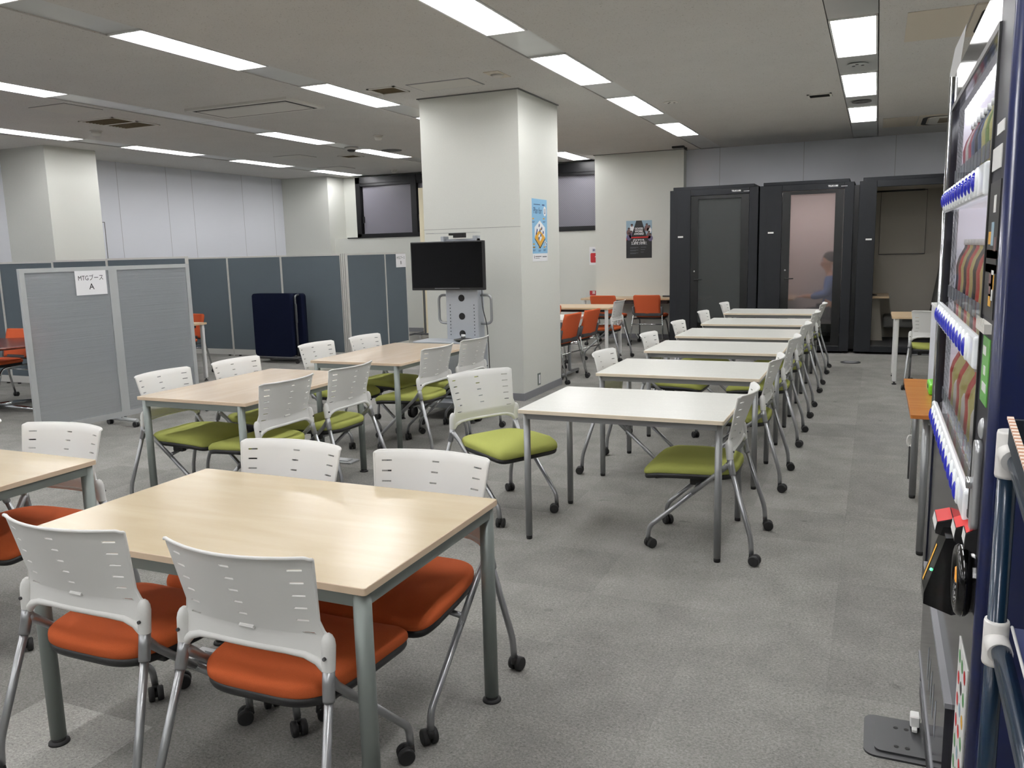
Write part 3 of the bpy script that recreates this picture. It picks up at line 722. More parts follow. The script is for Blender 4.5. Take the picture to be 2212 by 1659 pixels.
def seat_outline(n=48, k=1.0, f0=-.152, f1=.302):
    pts = []
    c = (f0+f1)/2; h = (f1-f0)/2
    for i in range(n):
        a = 2*PI*i/n; ca, sa = math.cos(a), math.sin(a)
        e = .22 if sa > 0 else .44
        fx = math.copysign(abs(sa)**e, sa); lx = math.copysign(abs(ca)**e, ca)
        y = c + h*fx*k
        t = (y-f0)/(f1-f0)
        wid = .196 + .034*math.sin(min(1, max(0, t)*1.3)*PI/2) - .012*max(0, t-.8)/.2
        pts.append((lx*wid*k, y))
    return pts
def waterfall(y): 
    t = max(0, (y-.14)/.16); return -.034*t*t
def seat_mesh():
    mb = MB(); rings = [(.98, .404), (1.0, .410), (1.0, .427), (.992, .4345), (.97, .4395), (.92, .4425), (.75, .4445), (.45, .444), (.22, .443)]
    vs, fs, n = [], [], 48
    for k, z in rings:
        for x, y in seat_outline(n, k):
            sad = .006*(x/.22)**2
            vs.append((x, y, z + waterfall(y)*(1 if z > .42 else .75) + (sad if z > .44 else 0)))
    vs.append((0, .075, .4425))
    for j in range(len(rings)-1):
        for i in range(n): fs.append([j*n+i, j*n+(i+1) % n, (j+1)*n+(i+1) % n, (j+1)*n+i])
    L = (len(rings)-1)*n
    for i in range(n): fs.append([L+i, L+(i+1) % n, len(vs)-1])
    fs.append(list(range(n))[::-1])
    return mb.add(vs, fs, 0, [True]*(len(fs)-1)+[False])
def pan_mesh():
    mb = MB(); n = 48; vs, fs = [], []
    for k, z in ((.84, .374), (.965, .380), (.985, .390), (.985, .4055)):
        for x, y in seat_outline(n, k): vs.append((x, y, z + waterfall(y)*.75))
    for j in range(3):
        for i in range(n): fs.append([j*n+i, j*n+(i+1) % n, (j+1)*n+(i+1) % n, (j+1)*n+i])
    fs += [list(range(n))[::-1], [3*n+i for i in range(n)]]
    mb.add(vs, fs, 0, [True]*(len(fs)-2)+[False]*2)
    for s in (-1, 1): mb.rbox((s*.13-.018, .0, .33), (s*.13+.018, .075, .385), .006, 2)
    mb.rbox((-.11, -.03, .355), (.11, .16, .382), .008, 2)
    return mb
def caster_mesh(x, y, tx, ty):
    """twin-wheel caster under (x, y); (tx, ty) is the trail direction"""
    mb = MB(); d = Vector((tx, ty, 0)).normalized(); a = Vector((-d.y, d.x, 0)); c = Vector((x, y, .0255)) + d*.016
    for s in (-1, 1):
        mb.tube([c+a*s*.004, c+a*s*.0065, c+a*s*.021, c+a*s*.0245], [.0215, .0255, .0255, .0215], 20)
    mb.cyl(c-a*.006, c+a*.006, .014, 12)
    mb.tube([Vector((x, y, .030)), Vector((x, y, .0575))], [.013, .010], 14)
    mb.tube([c+Vector((0, 0, .012))-d*.004, Vector((x, y, .046))], [.015, .012], 12)
    return mb
def make_chair(seatm):
    root = thing('meeting_chair', '', 'chair')
    BACKREST.copy_to('backrest', root)
    seat_mesh().build('seat', seatm, root)
    pan_mesh().build('seat_pan', M['black'], root)
    for s in (-1, 1):
        lg = MB()
        lg.tube([(s*.2305, -.1315, .499), (s*.2325, -.138, .465), (s*.236, -.146, .43), (s*.2365, -.1475, .4235)], [.0158, .0162, .0158, .0148], 16)
        lg.tube(fillet([(s*.236, -.146, .428), (s*.2655, -.240, .125), (s*.2675, -.2435, .056)], .05), .0118, 14)
        lg = lg.build('leg', M['chair_steel'], root)
        caster_mesh(s*.2675, -.2435, s*.2, -1).build('caster', M['rubber'], lg)
        lg = MB()
        p = fillet([(s*.2315, -.135, .478), (s*.224, -.112, .457), (s*.2155, -.082, .4275), (s*.2115, .06, .300)], .03, 5)
        rs = [.0155 - .0038*min(1, i/9) for i in range(len(p))]
        lg.tube(p, rs, 14)
        lg.tube(fillet([(s*.212, .05, .309), (s*.206, .264, .114), (s*.206, .271, .056)], .045), .0116, 14)
        lg = lg.build('leg', M['chair_steel'], root)
        caster_mesh(s*.206, .271, -s*.7, -.6).build('caster', M['rubber'], lg)
        MB().cyl((s*.232, -.146, .535), (s*.232, -.1515, .535), .0048, 12).build('screw', M['dark_frame'], root)
    cb = MB().tube(fillet([(-.212, .035, .322), (-.14, .035, .335), (.14, .035, .335), (.212, .035, .322)], .04), .010, 12)
    cb.build('crossbar', M['chair_steel'], root)
    return root
class _Shared:
    def __init__(s, mb, m): s.o = mb.build('backrest', m); s.o.data.set_sharp_from_angle(angle=R(38)); C.objects.unlink(s.o)
    def copy_to(s, name, parent):
        o = bpy.data.objects.new(name, s.o.data); C.objects.link(o); o.parent = parent; return o
BACKREST = _Shared(chair_backrest(), M['chair_white'])
proto_o, proto_g = make_chair(M['orange']), make_chair(M['green'])
USED = set()
def place(proto, x, y, deg, label, group):
    o = proto if proto.name not in USED else copy_tree(proto)
    USED.add(proto.name)
    o.location = (x, y, 0); o.rotation_euler = (0, 0, R(deg))
    return tag(o, label, 'chair', group)
GO, GG = 'white backed chairs with orange seats', 'white backed chairs with green seats'
W = 'white-backed orange-seated chair '
place(proto_o, -1.418, 1.671, 0.5, W+'pushed under the glossy maple table at its bare corner, back to viewer', GO)
place(proto_o, -2.016, 1.662, 0.5, W+'over the paler carpet tile, back to viewer', GO)
place(proto_o, -2.002, 2.290, 180.5, W+'facing the viewer across the glossy maple table, farther from the aisle', GO)
place(proto_o, -1.403, 2.300, 180.5, W+'facing the viewer across the glossy maple table, closer to the aisle', GO)
place(proto_o, -3.194, 2.262, 182.5, W+'facing the viewer at the table cut by the photo edge', GO)
place(proto_o, -3.83, 2.262, 181.5, W+'almost cut off by the photo edge', GO)
place(proto_o, -3.322, 10.87, 88, W+'at the table between the pillar and the counter', GO)
G = 'white-backed green-seated chair '
place(proto_g, -3.262, 3.82, 88, G+'at the aisle side of the screen-side maple table, nearer the viewer', GG)
place(proto_g, -3.230, 4.412, 89, G+'at the aisle side of the screen-side maple table, nearer the TV', GG)
place(proto_g, -3.935, 3.865, -88, G+'between the polycarbonate screen and its maple table, closer to the viewer', GG)
place(proto_g, -3.885, 4.458, -91, G+'between the polycarbonate screen and its maple table, closer to the partition', GG)
place(proto_g, -3.184, 5.492, 88, G+'at the aisle side of the maple table before the TV, nearer viewer', GG)
place(proto_g, -3.169, 6.105, 87, G+'next to the TV stand at the pillar side of its maple table', GG)
place(proto_g, -3.955, 5.467, -90, G+'at the partition side of the maple table before the TV, nearer viewer', GG)
place(proto_g, -3.890, 6.066, -91, G+'at the partition side of the maple table before the TV, farther off', GG)
place(proto_g, -1.969, 4.265, -118.8, G+'standing askew at the pillar end of the white table nearest the viewer', GG)
RY = [4.135, 5.405, 6.636, 7.755, 9.08, 10.385]; LY = [None, 5.41, 6.645, 7.76, 9.02, 10.385]
for i in range(6):
    place(proto_g, -.728, RY[i], 90, G+'at the aisle end of the %s white table from the booths' % NTH[i], GG)
for i in range(1, 6):
    place(proto_g, -1.513, LY[i], -91, G+'at the pillar end of the %s white table from the booths' % NTH[i], GG)
place(proto_g, .583, 9.452, 0, G+'at the white-legged table near the open phone booth', GG)

def make_fabric_chair():
    root = thing('fabric_chair', '', 'chair')
    # backrest: padded slab, slightly waisted, tilted back
    n = 10; vs, fs = [], []
    prof = [(.205, .475), (.205, .50), (.198, .57), (.205, .65), (.212, .73), (.208, .765), (.19, .78)]
    rings = []
    for k, (w, z) in enumerate(prof):
        y = -.20 - (z-.475)*.26
        ring = []
        for i in range(n+1):
            u = -1+2*i/n; ring.append((u*w, y - .03*(1-u*u), z))
        rings.append(ring)
    mb = MB()
    for off in (0, .03):
        b = len(vs)
        for rg in rings: vs += [(x, y+off*(1 if abs(x) < .2 else .6), z) for x, y, z in rg]
        for j in range(len(rings)-1):
            for i in range(n):
                q = [b+j*(n+1)+i, b+j*(n+1)+i+1, b+(j+1)*(n+1)+i+1, b+(j+1)*(n+1)+i]; fs.append(q if off == 0 else q[::-1])
    B = len(rings)*(n+1)
    rim = [j*(n+1) for j in range(len(rings))] + [(len(rings)-1)*(n+1)+i for i in range(1, n+1)] + [j*(n+1)+n for j in range(len(rings)-2, -1, -1)] + [i for i in range(n-1, 0, -1)]
    for a in range(len(rim)):
        p, q = rim[a], rim[(a+1) % len(rim)]; fs.append([p, q, B+q, B+p])
    mb.add(vs, fs, 0, True); mb.build('backrest', M['orange_back'], root)
    fr = MB()
    fr.tube(fillet([(-.222, -.225, .60), (-.222, -.20, .49), (-.20, -.205, .475), (.20, -.205, .475), (.222, -.20, .49), (.222, -.225, .60)], .03), .022, 10)
    fr.box((-.2, -.235, .462), (.2, -.19, .5)); fr.build('back_frame', M['dark_frame'], root)
    st = MB(); o = [(x*1.02, y+.02) for x, y in seat_outline(40, 1.0, -.20, .24)]
    st.prism(o, .435, .462, 0, None, True); st.prism([(x*.93, (y-.03)*.93+.03) for x, y in o], .462, .472, 0, None, True); st.build('seat', M['orange_back'], root)
    MB().prism([(x*.97, y*.97) for x, y in o], .405, .436, 0, None, True).build('seat_pan', M['black'], root)
    for s in (-1, 1):
        lg = MB().tube(fillet([(s*.222, -.20, .49), (s*.235, -.225, .38), (s*.255, -.30, .058)], .05), .0115, 12).build('leg', M['chrome'], root)
        caster_mesh(s*.255, -.30, s*.3, -1).build('caster', M['rubber'], lg)
        lg = MB().tube(fillet([(s*.225, -.215, .41), (s*.21, .12, .39), (s*.245, .24, .058)], .06), .0115, 12).build('leg', M['chrome'], root)
        caster_mesh(s*.245, .24, s*.5, .6).build('caster', M['rubber'], lg)
    MB().tube([(-.235, -.24, .33), (.235, -.24, .33)], .008, 10).build('crossbar', M['chrome'], root)
    return root
proto_f = make_fabric_chair(); GF = 'orange upholstered chairs with charcoal frames'
F = 'orange upholstered charcoal-framed chair '
place(proto_f, -3.19, 12.72, 0, F+'at the counter under the black poster, wholly in view', GF)
place(proto_f, -3.84, 12.62, -4, F+'at the counter, half hidden by the light wood table', GF)
place(proto_f, -3.40, 8.945, 83, F+'touching the thick pillar edge, tucked to the white folding table', GF)
place(proto_f, -3.36, 9.535, 83, F+'at the end of the white folding table, second from the pillar', GF)
place(proto_f, -3.98, 9.98, 180, F+'facing the viewer between the folding table and the light wood table', GF)
place(proto_f, -8.70, 5.95, 178, F+'in the shade of the round mahogany table', GF)
place(proto_f, -8.27, 8.08, 180, F+'behind the white-legged table seen past the polycarbonate screen', GF)

# ------------------------------------------------------------------ partitions and screens
def label_sheet(text2, T, parent=None, w=.297, h=.21, label=''):
    mb = MB().add([(-w/2, -h/2, .001), (w/2, -h/2, .001), (w/2, h/2, .001), (-w/2, h/2, .001)], [(0, 1, 2, 3)], 0, False, T)
    mb.add([(-w/2, -h/2, 0), (w/2, -h/2, 0), (w/2, h/2, 0), (-w/2, h/2, 0)], [(3, 2, 1, 0)], 0, False, T)
    o = tag(mb.build('paper_sign', M['paper']), label, 'sign')
    t = MB().text('MTGブース', .056, 0, T @ Matrix.Translation((0, .04, .0018)), sx=.86); t.text(text2, .073, 0, T @ Matrix.Translation((0, -.035, .0018)), bold=.0005)
    t.build('lettering', M['ink'], o)
    return o
# translucent screen in line, two panels
def poly_screen():
    x = -6.27; ys = [4.59, 5.435, 6.285]; z0, z1 = .085, 1.453
    root = thing('folding_screen', 'aluminium framed screen of ribbed translucent polycarbonate in two panels', 'screen', (x-.02, 5.43, 0))
    # the run leans slightly toward the far wall
    for k in range(2):
        a, b = ys[k]-5.43, ys[k+1]-5.43; w = .042
        fr = MB()
        fr.box((-.016, a, z0), (.016, a+w, z1)); fr.box((-.016, b-w, z0), (.016, b, z1)); fr.box((-.016, a+w, z1-.035), (.016, b-w, z1)); fr.box((-.016, a+w, z0), (.016, b-w, z0+.05))
        fo = fr.build('frame', M['screen_frame'], root)
        MB().box((-.004, a+w, z0+.05), (.004, b-w, z1-.035)).build('panel', M['poly'], fo)
    MB().cyl((0, 0, z0-.02), (0, 0, z1), .012, 12).build('hinge_post', M['screen_frame'], root)
    for yy in (ys[0]-5.43+.06, -.03, ys[2]-5.43-.06):
        ft = MB().tube([(-.2, yy, .062), (.2, yy, .062)], [.017, .017], 12); ft.cyl((0, yy, .06), (0, yy, .11), .012, 10); ft = ft.build('foot', M['screen_frame'], root)
        for sx in (-.18, .18):
            cs = MB()
            for q in (-.012, .012): cs.tube([(sx-.0, yy+q-.008, .024), (sx, yy+q+.008, .024)], .0245, 16)
            cs.cyl((sx, yy, .03), (sx, yy, .06), .012, 10); cs.build('caster', M['rubber'], ft)
    root.rotation_euler = (0, 0, R(-4.6))
    return root
poly_screen()
T = Matrix.Translation((-6.29, 5.43, 0)) @ Matrix.Rotation(R(-4.6), 4, 'Z') @ on_px(.0185, -.215, 1.315)
label_sheet('A', T, label='white paper sign lettered A taped to the polycarbonate screen')

# slate-blue partition wall, in bays
def bay(lo, hi, ax, label, group, z1=1.515, cap=.022, post=.028):
    """one partition bay along x (ax 0, at y) or along y (ax 1, at x)"""
    a, b = lo[ax], hi[ax]; th = .03
    root = thing('partition', label, 'partition', ((lo[0]+hi[0])/2, (lo[1]+hi[1])/2, 0), 0, group)
    L = (b-a)/2
    Rz = Matrix.Rotation(R(90), 4, 'Z') if ax else Matrix.Identity(4)
    MB().box((-L+post/2, -th/2, .105), (L-post/2, th/2, z1-cap), 0, Rz).build('panel', M['partition'], root)
    fr = MB()
    fr.box((-L, -th/2-.004, z1-cap), (L, th/2+.004, z1), 0, Rz); fr.box((-L+.002, -th/2-.002, .02), (L-.002, th/2+.002, .105), 0, Rz)
    for s in (-1, 1): fr.box((s*L-(post/2 if s > 0 else 0), -th/2-.004, .0), (s*L+(post/2 if s < 0 else 0), th/2+.004, z1-cap), 0, Rz)
    fr.build('frame', M['alu'], root)
    ft = MB()
    for s in (-1, 1): ft.cyl(Rz @ Vector((s*(L-.1), 0, 0)), Rz @ Vector((s*(L-.1), 0, .02)), .02, 12)
    ft.build('foot', M['black'], root)
GP = 'slate partition bays'
PYY = 9.95
for k, (a, b) in enumerate([(-8.035, -6.98), (-9.045, -8.04), (-10.05, -9.05), (-10.92, -10.055)]):
    bay((a, PYY), (b, PYY), 0, 'slate blue partition bay %s' % ['between the navy folded cot and the corner posts', 'behind the navy folded cot', 'behind the white-legged table by the screen', 'ending at the pale panelled wall'][k], GP)
bay((-6.93, 9.98), (-6.93, 11.0), 1, 'slate blue return bay beside the triple corner posts', GP)
bay((-6.93, 11.005), (-6.93, 11.62), 1, 'narrow slate blue end bay carrying the B sign', GP)
root = thing('corner_post', 'cream aluminium corner posts where the slate partition turns', 'partition post', (-6.95, PYY, 0))
for k, dx in enumerate((-.02, .01, .04)): MB().box((dx, -.02+.004*k, 0), (dx+.024, .02, 1.52)).build('post', M['alu'], root)
label_sheet('B', on_px(-6.93+.021, 11.46, 1.39), label='white paper sign lettered B at the end of the slate partition')
# second run of partition closer in, behind the polycarbonate screen
for k, (a, b, z) in enumerate([(-8.08, -6.885, 1.527), (-8.975, -8.085, 1.522), (-9.93, -8.98, 1.515), (-10.93, -9.935, 1.515)]):
    bay((a, 6.95), (b, 6.95), 0, 'slate blue inner partition bay ' + ['whose cream capped end shows past the polycarbonate screen', 'directly behind the polycarbonate screen panel with the A sign', 'behind the round mahogany table', 'reaching the panelled wall before the pillar'][k], GP, z)

# navy folded cot / table on wheels
root = thing('folding_cot', 'navy fabric folding cot folded upright on casters before the slate partition', 'folding cot', (-7.82, 9.55, 0))
def slab(x0, x1, y0, y1, z0, z1, r):
    return MB().prism(rrect(x0, z0, x1, z1, r, 6), -y1, -y0, 0, Matrix.Rotation(R(90), 4, 'X'), True)
slab(-.36, .31, -.13, -.02, .09, .985, .05).build('mattress', M['navy_fabric'], root)
slab(-.36, .38, .03, .14, .09, .975, .05).build('mattress', M['navy_fabric'], root)
fr = MB().tube(fillet([(.34, -.05, .1), (.34, -.05, .95), (.34, .03, .96)], .04), .014, 12); fr.tube(fillet([(.36, -.09, .55), (.385, -.09, .57), (.385, -.09, .83), (.36, -.09, .85)], .015), .008, 8)
fr.tube([(-.34, -.05, .09), (.31, -.05, .09)], .014, 12); fr.build('frame', M['screen_grey'], root)
for yy, s in ((-.16, 1), (.16, 1)):
    lg = MB().tube([(-.36, yy, .075), (.42, yy, .075)], .018, 12).build('rail', M['dark_frame'], root)
    for xx in (-.33, .40): MB().cyl((xx, yy-.012, .028), (xx, yy+.012, .028), .028, 16).cyl((xx, yy, .03), (xx, yy, .07), .01, 8).build('caster', M['rubber'], lg)
MB().tube([(.40, -.16, .075), (.40, .16, .075)], .016, 12).build('end_rail', M['dark_frame'], root)

# ------------------------------------------------------------------ TV stand
root = thing('tv_stand', 'silver steel TV stand on big black wheels in front of the thick pillar', 'TV stand', (-3.49, 6.95, 0))
tw = MB().rbox((-.21, -.03, .16), (.125, .1, 1.58), .006, 1)
tw.build('tower', M['tv_stand'], root)
dk = MB()
for z in (1.075, .905, .742): dk.cyl((-.045, -.032, z), (-.045, -.0305, z), .032, 24)
dk.build('cable_hole', M['dark_slot'], root)
dt = MB()
for k in range(10):
    for s in (-1, 1): dt.cyl((-.042+s*.125, -.0318, 1.01-.031*k), (-.042+s*.125, -.0304, 1.01-.031*k), .005, 8)
dt.build('mounting_hole', M['dark_slot'], root)
for s in (-1, 1):
    MB().tube(fillet([(-.0425+s*.16, .03, 1.10), (-.0425+s*.275, .03, 1.10), (-.0425+s*.275, .03, .835), (-.0425+s*.16, .03, .835)], .07, 6), .0125, 12).build('handle', M['leg_silver'], root)
MB().rbox((-.43, -.30, .672), (.20, .0, .69), .004, 1).build('shelf', M['tv_stand'], root)
MB().rbox((-.26, -.24, .16), (.2, .0, .66), .006, 1).box((-.05, -.2415, .17), (-.047, -.24, .65)).build('cabinet', M['tv_stand'], root)
MB().rbox((-.4, -.42, .10), (.3, .14, .155), .01, 2).build('base', M['tv_stand'], root)
for x, y in ((-.385, -.43), (.278, -.42), (-.35, .12), (.26, .12)):
    w = MB()
    for q in (-.016, .016): w.tube([(x+q-.012, y, .052), (x+q-.009, y, .052), (x+q+.009, y, .052), (x+q+.012, y, .052)], [.042, .052, .052, .042], 22)
    w.cyl((x, y+.02, .06), (x, y+.03, .115), .018, 12); w.build('wheel', M['rubber'], root)
tp = MB().box((-.225, -.06, 1.60), (-.195, .04, 1.645)).box((.105, -.06, 1.60), (.135, .04, 1.645)).box((-.225, -.03, 1.585), (.135, .03, 1.62)); tp.build('top_bracket', M['tv_stand'], root)
MB().box((-.36, -.1, 1.672), (.13, .06, 1.677)).build('camera_shelf', M['acrylic'], root)
MB().box((-.09, -.07, 1.63), (.01, .0, 1.655)).box((-.13, -.08, 1.652), (.02, -.02, 1.672)).build('camera_mount', M['black'], root)
root = thing('television', 'black flat screen television switched off on the silver stand', 'television', (-3.637, 6.86, 0))
MB().rbox((-.378, -.02, 1.152), (.378, .03, 1.60), .006, 2).box((-.2, .03, 1.25), (.2, .055, 1.5)).build('case', M['black'], root)
MB().box((-.366, -.0215, 1.176), (.366, -.02, 1.588)).build('screen', M['tv_black'], root)
MB().box((-.13, -.024, 1.168), (.13, -.0205, 1.173)).build('trim_strip', M['chrome'], root)
tag(MB().tube(fillet([(-3.32, 6.92, 1.16), (-3.31, 6.89, 1.0), (-3.27, 6.9, .84), (-3.26, 6.9, .66), (-3.255, 6.9, .4), (-3.26, 6.95, .17)], .1, 4), .0045, 8).build('power_cord', M['black']), 'black cord hanging from the television down the stand', 'cord')
root = thing('speakerphone', 'black conference speakerphone on the TV stand shelf', 'speakerphone', (-3.44, 6.74, .691))
MB().lathe([(.045, 0), (.085, .012), (.088, .02), (.03, .03)], seg=24).build('base', M['black'], root); MB().cyl((0, 0, .03), (0, .01, .06), .02).build('neck', M['silver_plate'], root)
# a second, mostly hidden TV stand and a tall cream board
root = thing('tv_stand', 'slim dark TV stand half hidden behind the thick pillar', 'TV stand', (-7.25, 12.75, 0))
MB().box((-.012, -.015, .1), (.018, .015, 1.6)).build('pole', M['screen_grey'], root)
b = MB().box((-.25, -.03, .07), (.2, .03, .1)).box((-.25, -.35, .07), (-.2, .3, .1)); b = b.build('base', M['screen_grey'], root)
for x, y in ((-.225, -.33), (-.225, .28), (.18, 0)): MB().cyl((x-.012, y, .035), (x+.012, y, .035), .034, 14).build('caster', M['rubber'], b)
root = thing('board', 'tall narrow cream board standing behind the thick pillar', 'board', (-7.1, 12.95, 0))
MB().box((-.28, -.02, .05), (.28, .02, 2.62)).build('panel', M['cream'], root); MB().box((-.28, -.2, 0), (-.24, .2, .05)).box((.24, -.2, 0), (.28, .2, .05)).build('foot', M['alu'], root)

# ------------------------------------------------------------------ phone booths
def booth(x0, x1, label, lit=False, door=True, glass=None, interior='booth_in', frosted_z=None, lab_x=None, lab_z=1.64, logo_x=None, H=2.29):
    y0, y1 = 12.1, 13.35
    root = thing('phone_booth', label, 'phone booth', (x0, y0, 0), 0, 'black phone booths')
    W, D = x1-x0, y1-y0
    sh = MB()
    sh.box((0, .06, .06), (.05, D, H)); sh.box((W-.05, .06, .06), (W, D, H)); sh.box((0, D-.05, .06), (W, D, H)); sh.box((0, 0, H-.06), (W, D, H)); sh.box((0, 0, .03), (W, D, .10))
    sh.build('shell', M['booth'], root)
    xL, xR = (.30, W-.125)
    if not door: xL, xR = .215, W-.1
    fr = MB().rbox((0, -.01, .03), (xL-.004, .06, H), .004, 1).rbox((xR+.004, -.01, .03), (W, .06, H), .004, 1).rbox((xL-.004, -.01, H-.085), (xR+.004, .06, H), .004, 1).box((xL-.004, -.01, .03), (xR+.004, .06, .095))
    fr.box((.10, -.0115, .04), (.104, -.01, H-.02)); fr.build('front_frame', M['booth'], root)
    MB().rbox((.04, .02, H), (W-.06, D-.02, H+.045), .004, 1).build('roof_cap', M['booth'], root)
    ln = MB()
    ln.box((.05, D-.065, .10), (W-.05, D-.051, H-.06)); ln.box((.05, .062, .1), (.062, D-.065, H-.06)); ln.box((W-.062, .062, .1), (W-.05, D-.065, H-.06)); ln.box((.062, .062, H-.075), (W-.062, D-.065, H-.061))
    ln.build('lining', M[interior], root)
    MB().box((.05, .062, .1), (W-.05, D-.065, .112)).build('carpet', M['dark_frame'], root)
    if door:
        d = MB(); st = .105; gx0, gx1 = xL+st, xR-st
        z0, z1 = .10, H-.09
        d.box((xL, .0, z0), (gx0, .045, z1)); d.box((gx1, .0, z0), (xR, .045, z1)); d.box((gx0, .0, z1-.045), (gx1, .045, z1)); d.box((gx0, .0, z0), (gx1, .045, z0+.05))
        d = d.build('door', M['booth_dark'], root)
        if glass == 'frost':
            MB().box((gx0, .018, .40), (gx1, .026, z1-.045)).build('frosted_pane', M['frosted'], d)
            MB().box((gx0, .018, z0+.05), (gx1, .026, .398)).build('pane', M['door_glass'], d)
        else:
            MB().box((gx0, .018, .40), (gx1, .026, z1-.045)).build('frosted_pane', M['film'], d)
            MB().box((gx0, .018, z0+.05), (gx1, .026, .398)).build('pane', M['door_glass'], d)
        hn = MB().cyl((xL+.05, -.001, 1.02), (xL+.05, -.022, 1.02), .022, 16).tube([(xL+.05, -.03, 1.02), (xL+.17, -.03, 1.025)], .008, 8).cyl((xL+.05, -.03, 1.02), (xL+.05, 0, 1.02), .008, 8)
        hn.build('handle', M['black'], d)
        MB().cyl((xL+.055, -.001, 1.14), (xL+.055, -.006, 1.14), .012, 12).build('lock', M['chrome'], d)
        MB().box((xL, -.002, .098), (xR, .0, .102)).build('threshold', M['chrome'], root)
    if lab_x is not None: MB().rbox((lab_x-.038, -.0135, lab_z-.011), (lab_x+.038, -.0115, lab_z+.011), .001, 1).build('label_plate', M['sticker_white'], root)
    if logo_x is not None:
        t = MB().text('TELECUBE', .029, 0, on_y(logo_x, -.0115, H-.043), bold=.0012, sx=.95); t.box((logo_x+.1, -.0118, H-.055), (logo_x+.18, -.0112, H-.049)); t.build('lettering', M['white_ink'], root)
    ft = MB()
    for x in (.1, W-.1): ft.cyl((x, .1, 0), (x, .1, .03), .03, 14).cyl((x, D-.1, 0), (x, D-.1, .03), .03, 14)
    ft.build('foot', M['rubber'], root)
    return root, W, D
b1, _, _ = booth(-2.755, -1.525, 'black phone booth next to the counter wall, unlit behind clear glass', lab_x=.155, lab_z=1.634, logo_x=.93)
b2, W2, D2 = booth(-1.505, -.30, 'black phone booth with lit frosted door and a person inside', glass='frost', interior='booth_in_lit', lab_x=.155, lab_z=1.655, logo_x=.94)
b3, W3, D3 = booth(-.235, 1.02, 'open-fronted black phone booth with a grey bench, beside the vending machine', door=False, lab_x=.135, lab_z=1.531)
MB().box((W2, .12, .05), (W2+.062, D2, 2.25)).build('gap_shade_panel', M['booth_dark'], b2)  # added black filler; stands in for the shade in the gap between booths
# booth lamps
MB().lathe([(.03, -.012), (.036, 0)], (.42, .5, 2.216), 20).build('lamp', mat('booth_lamp_white', (1, 1, 1), emit=(1, .9, .88), es=170), b2)
MB().lathe([(.03, -.012), (.036, 0)], (.85, .5, 2.216), 20).build('lamp', MATS['booth_lamp_white'], b2)
MB().lathe([(.05, -.012), (.055, 0)], (.75, .6, 2.216), 20).build('lamp', M['white'], b1)
# booth 3 furniture: bench, desk with monitor arm, louvred acoustic panel
def wp(mb, name, m, parent): return mb.build(name, m, parent)
sb = MB()
sb.box((.27, D3-.09, 1.32), (.86, D3-.07, 2.2)); 
for k in range(26): sb.box((.28, D3-.094, 1.34+.0325*k), (.85, D3-.09, 1.355+.0325*k))
sb.build('acoustic_panel', M['booth_in'], b3)
MB().box((.265, D3-.085, 1.31), (.865, D3-.068, 2.21)).build('panel_border', M['dark_frame'], b3)
bench = MB().rbox((.36, .62, .30), (W3-.07, D3-.08, .46), .03, 3).build('bench_seat', M['booth_seat'], b3)
MB().add([(.96, .5, .46), (1.18, .5, .46), (1.18, .5, 1.16), (1.06, .5, 1.16), (.96, D3-.1, .46), (1.18, D3-.1, .46), (1.18, D3-.1, 1.16), (1.06, D3-.1, 1.16)], [(0, 1, 2, 3), (7, 6, 5, 4), (0, 4, 5, 1), (1, 5, 6, 2), (2, 6, 7, 3), (3, 7, 4, 0)]).build('bench_back', M['booth_seat'], b3)
dk = MB().rbox((.065, .3, .73), (.42, D3-.1, .755), .004, 1).build('desk', M['counter'], b3)
MB().add([(.065, .7, .11), (.36, .7, .11), (.30, .7, .73), (.065, .7, .73), (.065, .73, .11), (.36, .73, .11), (.30, .73, .73), (.065, .73, .73)], [(0, 1, 2, 3), (7, 6, 5, 4), (0, 4, 5, 1), (1, 5, 6, 2), (2, 6, 7, 3), (3, 7, 4, 0)]).build('desk_support', M['booth_in'], b3)
MB().tube(fillet([(.2, .5, 2.17), (.8, .5, 2.17)], .02), .012, 8).build('ceiling_rail', M['black'], b3)
root = thing('monitor', 'black monitor on the desk of the open phone booth', 'monitor', (-.235+.20, 12.1+.62, .756))
MB().add([(-.03, -.22, .1), (.0, -.22, .1), (-.03, -.22, .48), (-.05, -.22, .48), (-.03, .22, .1), (.0, .22, .1), (-.03, .22, .48), (-.05, .22, .48)], [(0, 1, 2, 3), (7, 6, 5, 4), (0, 4, 5, 1), (1, 5, 6, 2), (2, 6, 7, 3), (3, 7, 4, 0)]).build('screen', M['black'], root)
MB().lathe([(.09, 0), (.09, .008), (.02, .02), (.015, .12)], (-.02, 0, 0), 20).build('stand', M['black'], root)
# chairs / stool inside booths 1 and 2 are hidden; booth 2 has a desk and a seat for its occupant
dk = MB().rbox((.065, .3, .70), (.45, D2-.1, .725), .004, 1).build('desk', M['counter'], b2)
MB().rbox((.70, .35, .24), (1.14, D2-.1, .395), .03, 3).build('bench_seat', M['booth_seat'], b2)
MB().rbox((1.10, .35, .40), (1.15, D2-.1, .95), .03, 3).build('bench_back', M['booth_seat'], b2)
MB().rbox((.70, .35, .30), (1.16, D2-.1, .45), .03, 3).build('bench_seat', M['booth_seat'], b1)
MB().rbox((.065, .3, .70), (.42, D2-.1, .725), .004, 1).build('desk', M['counter'], b1)

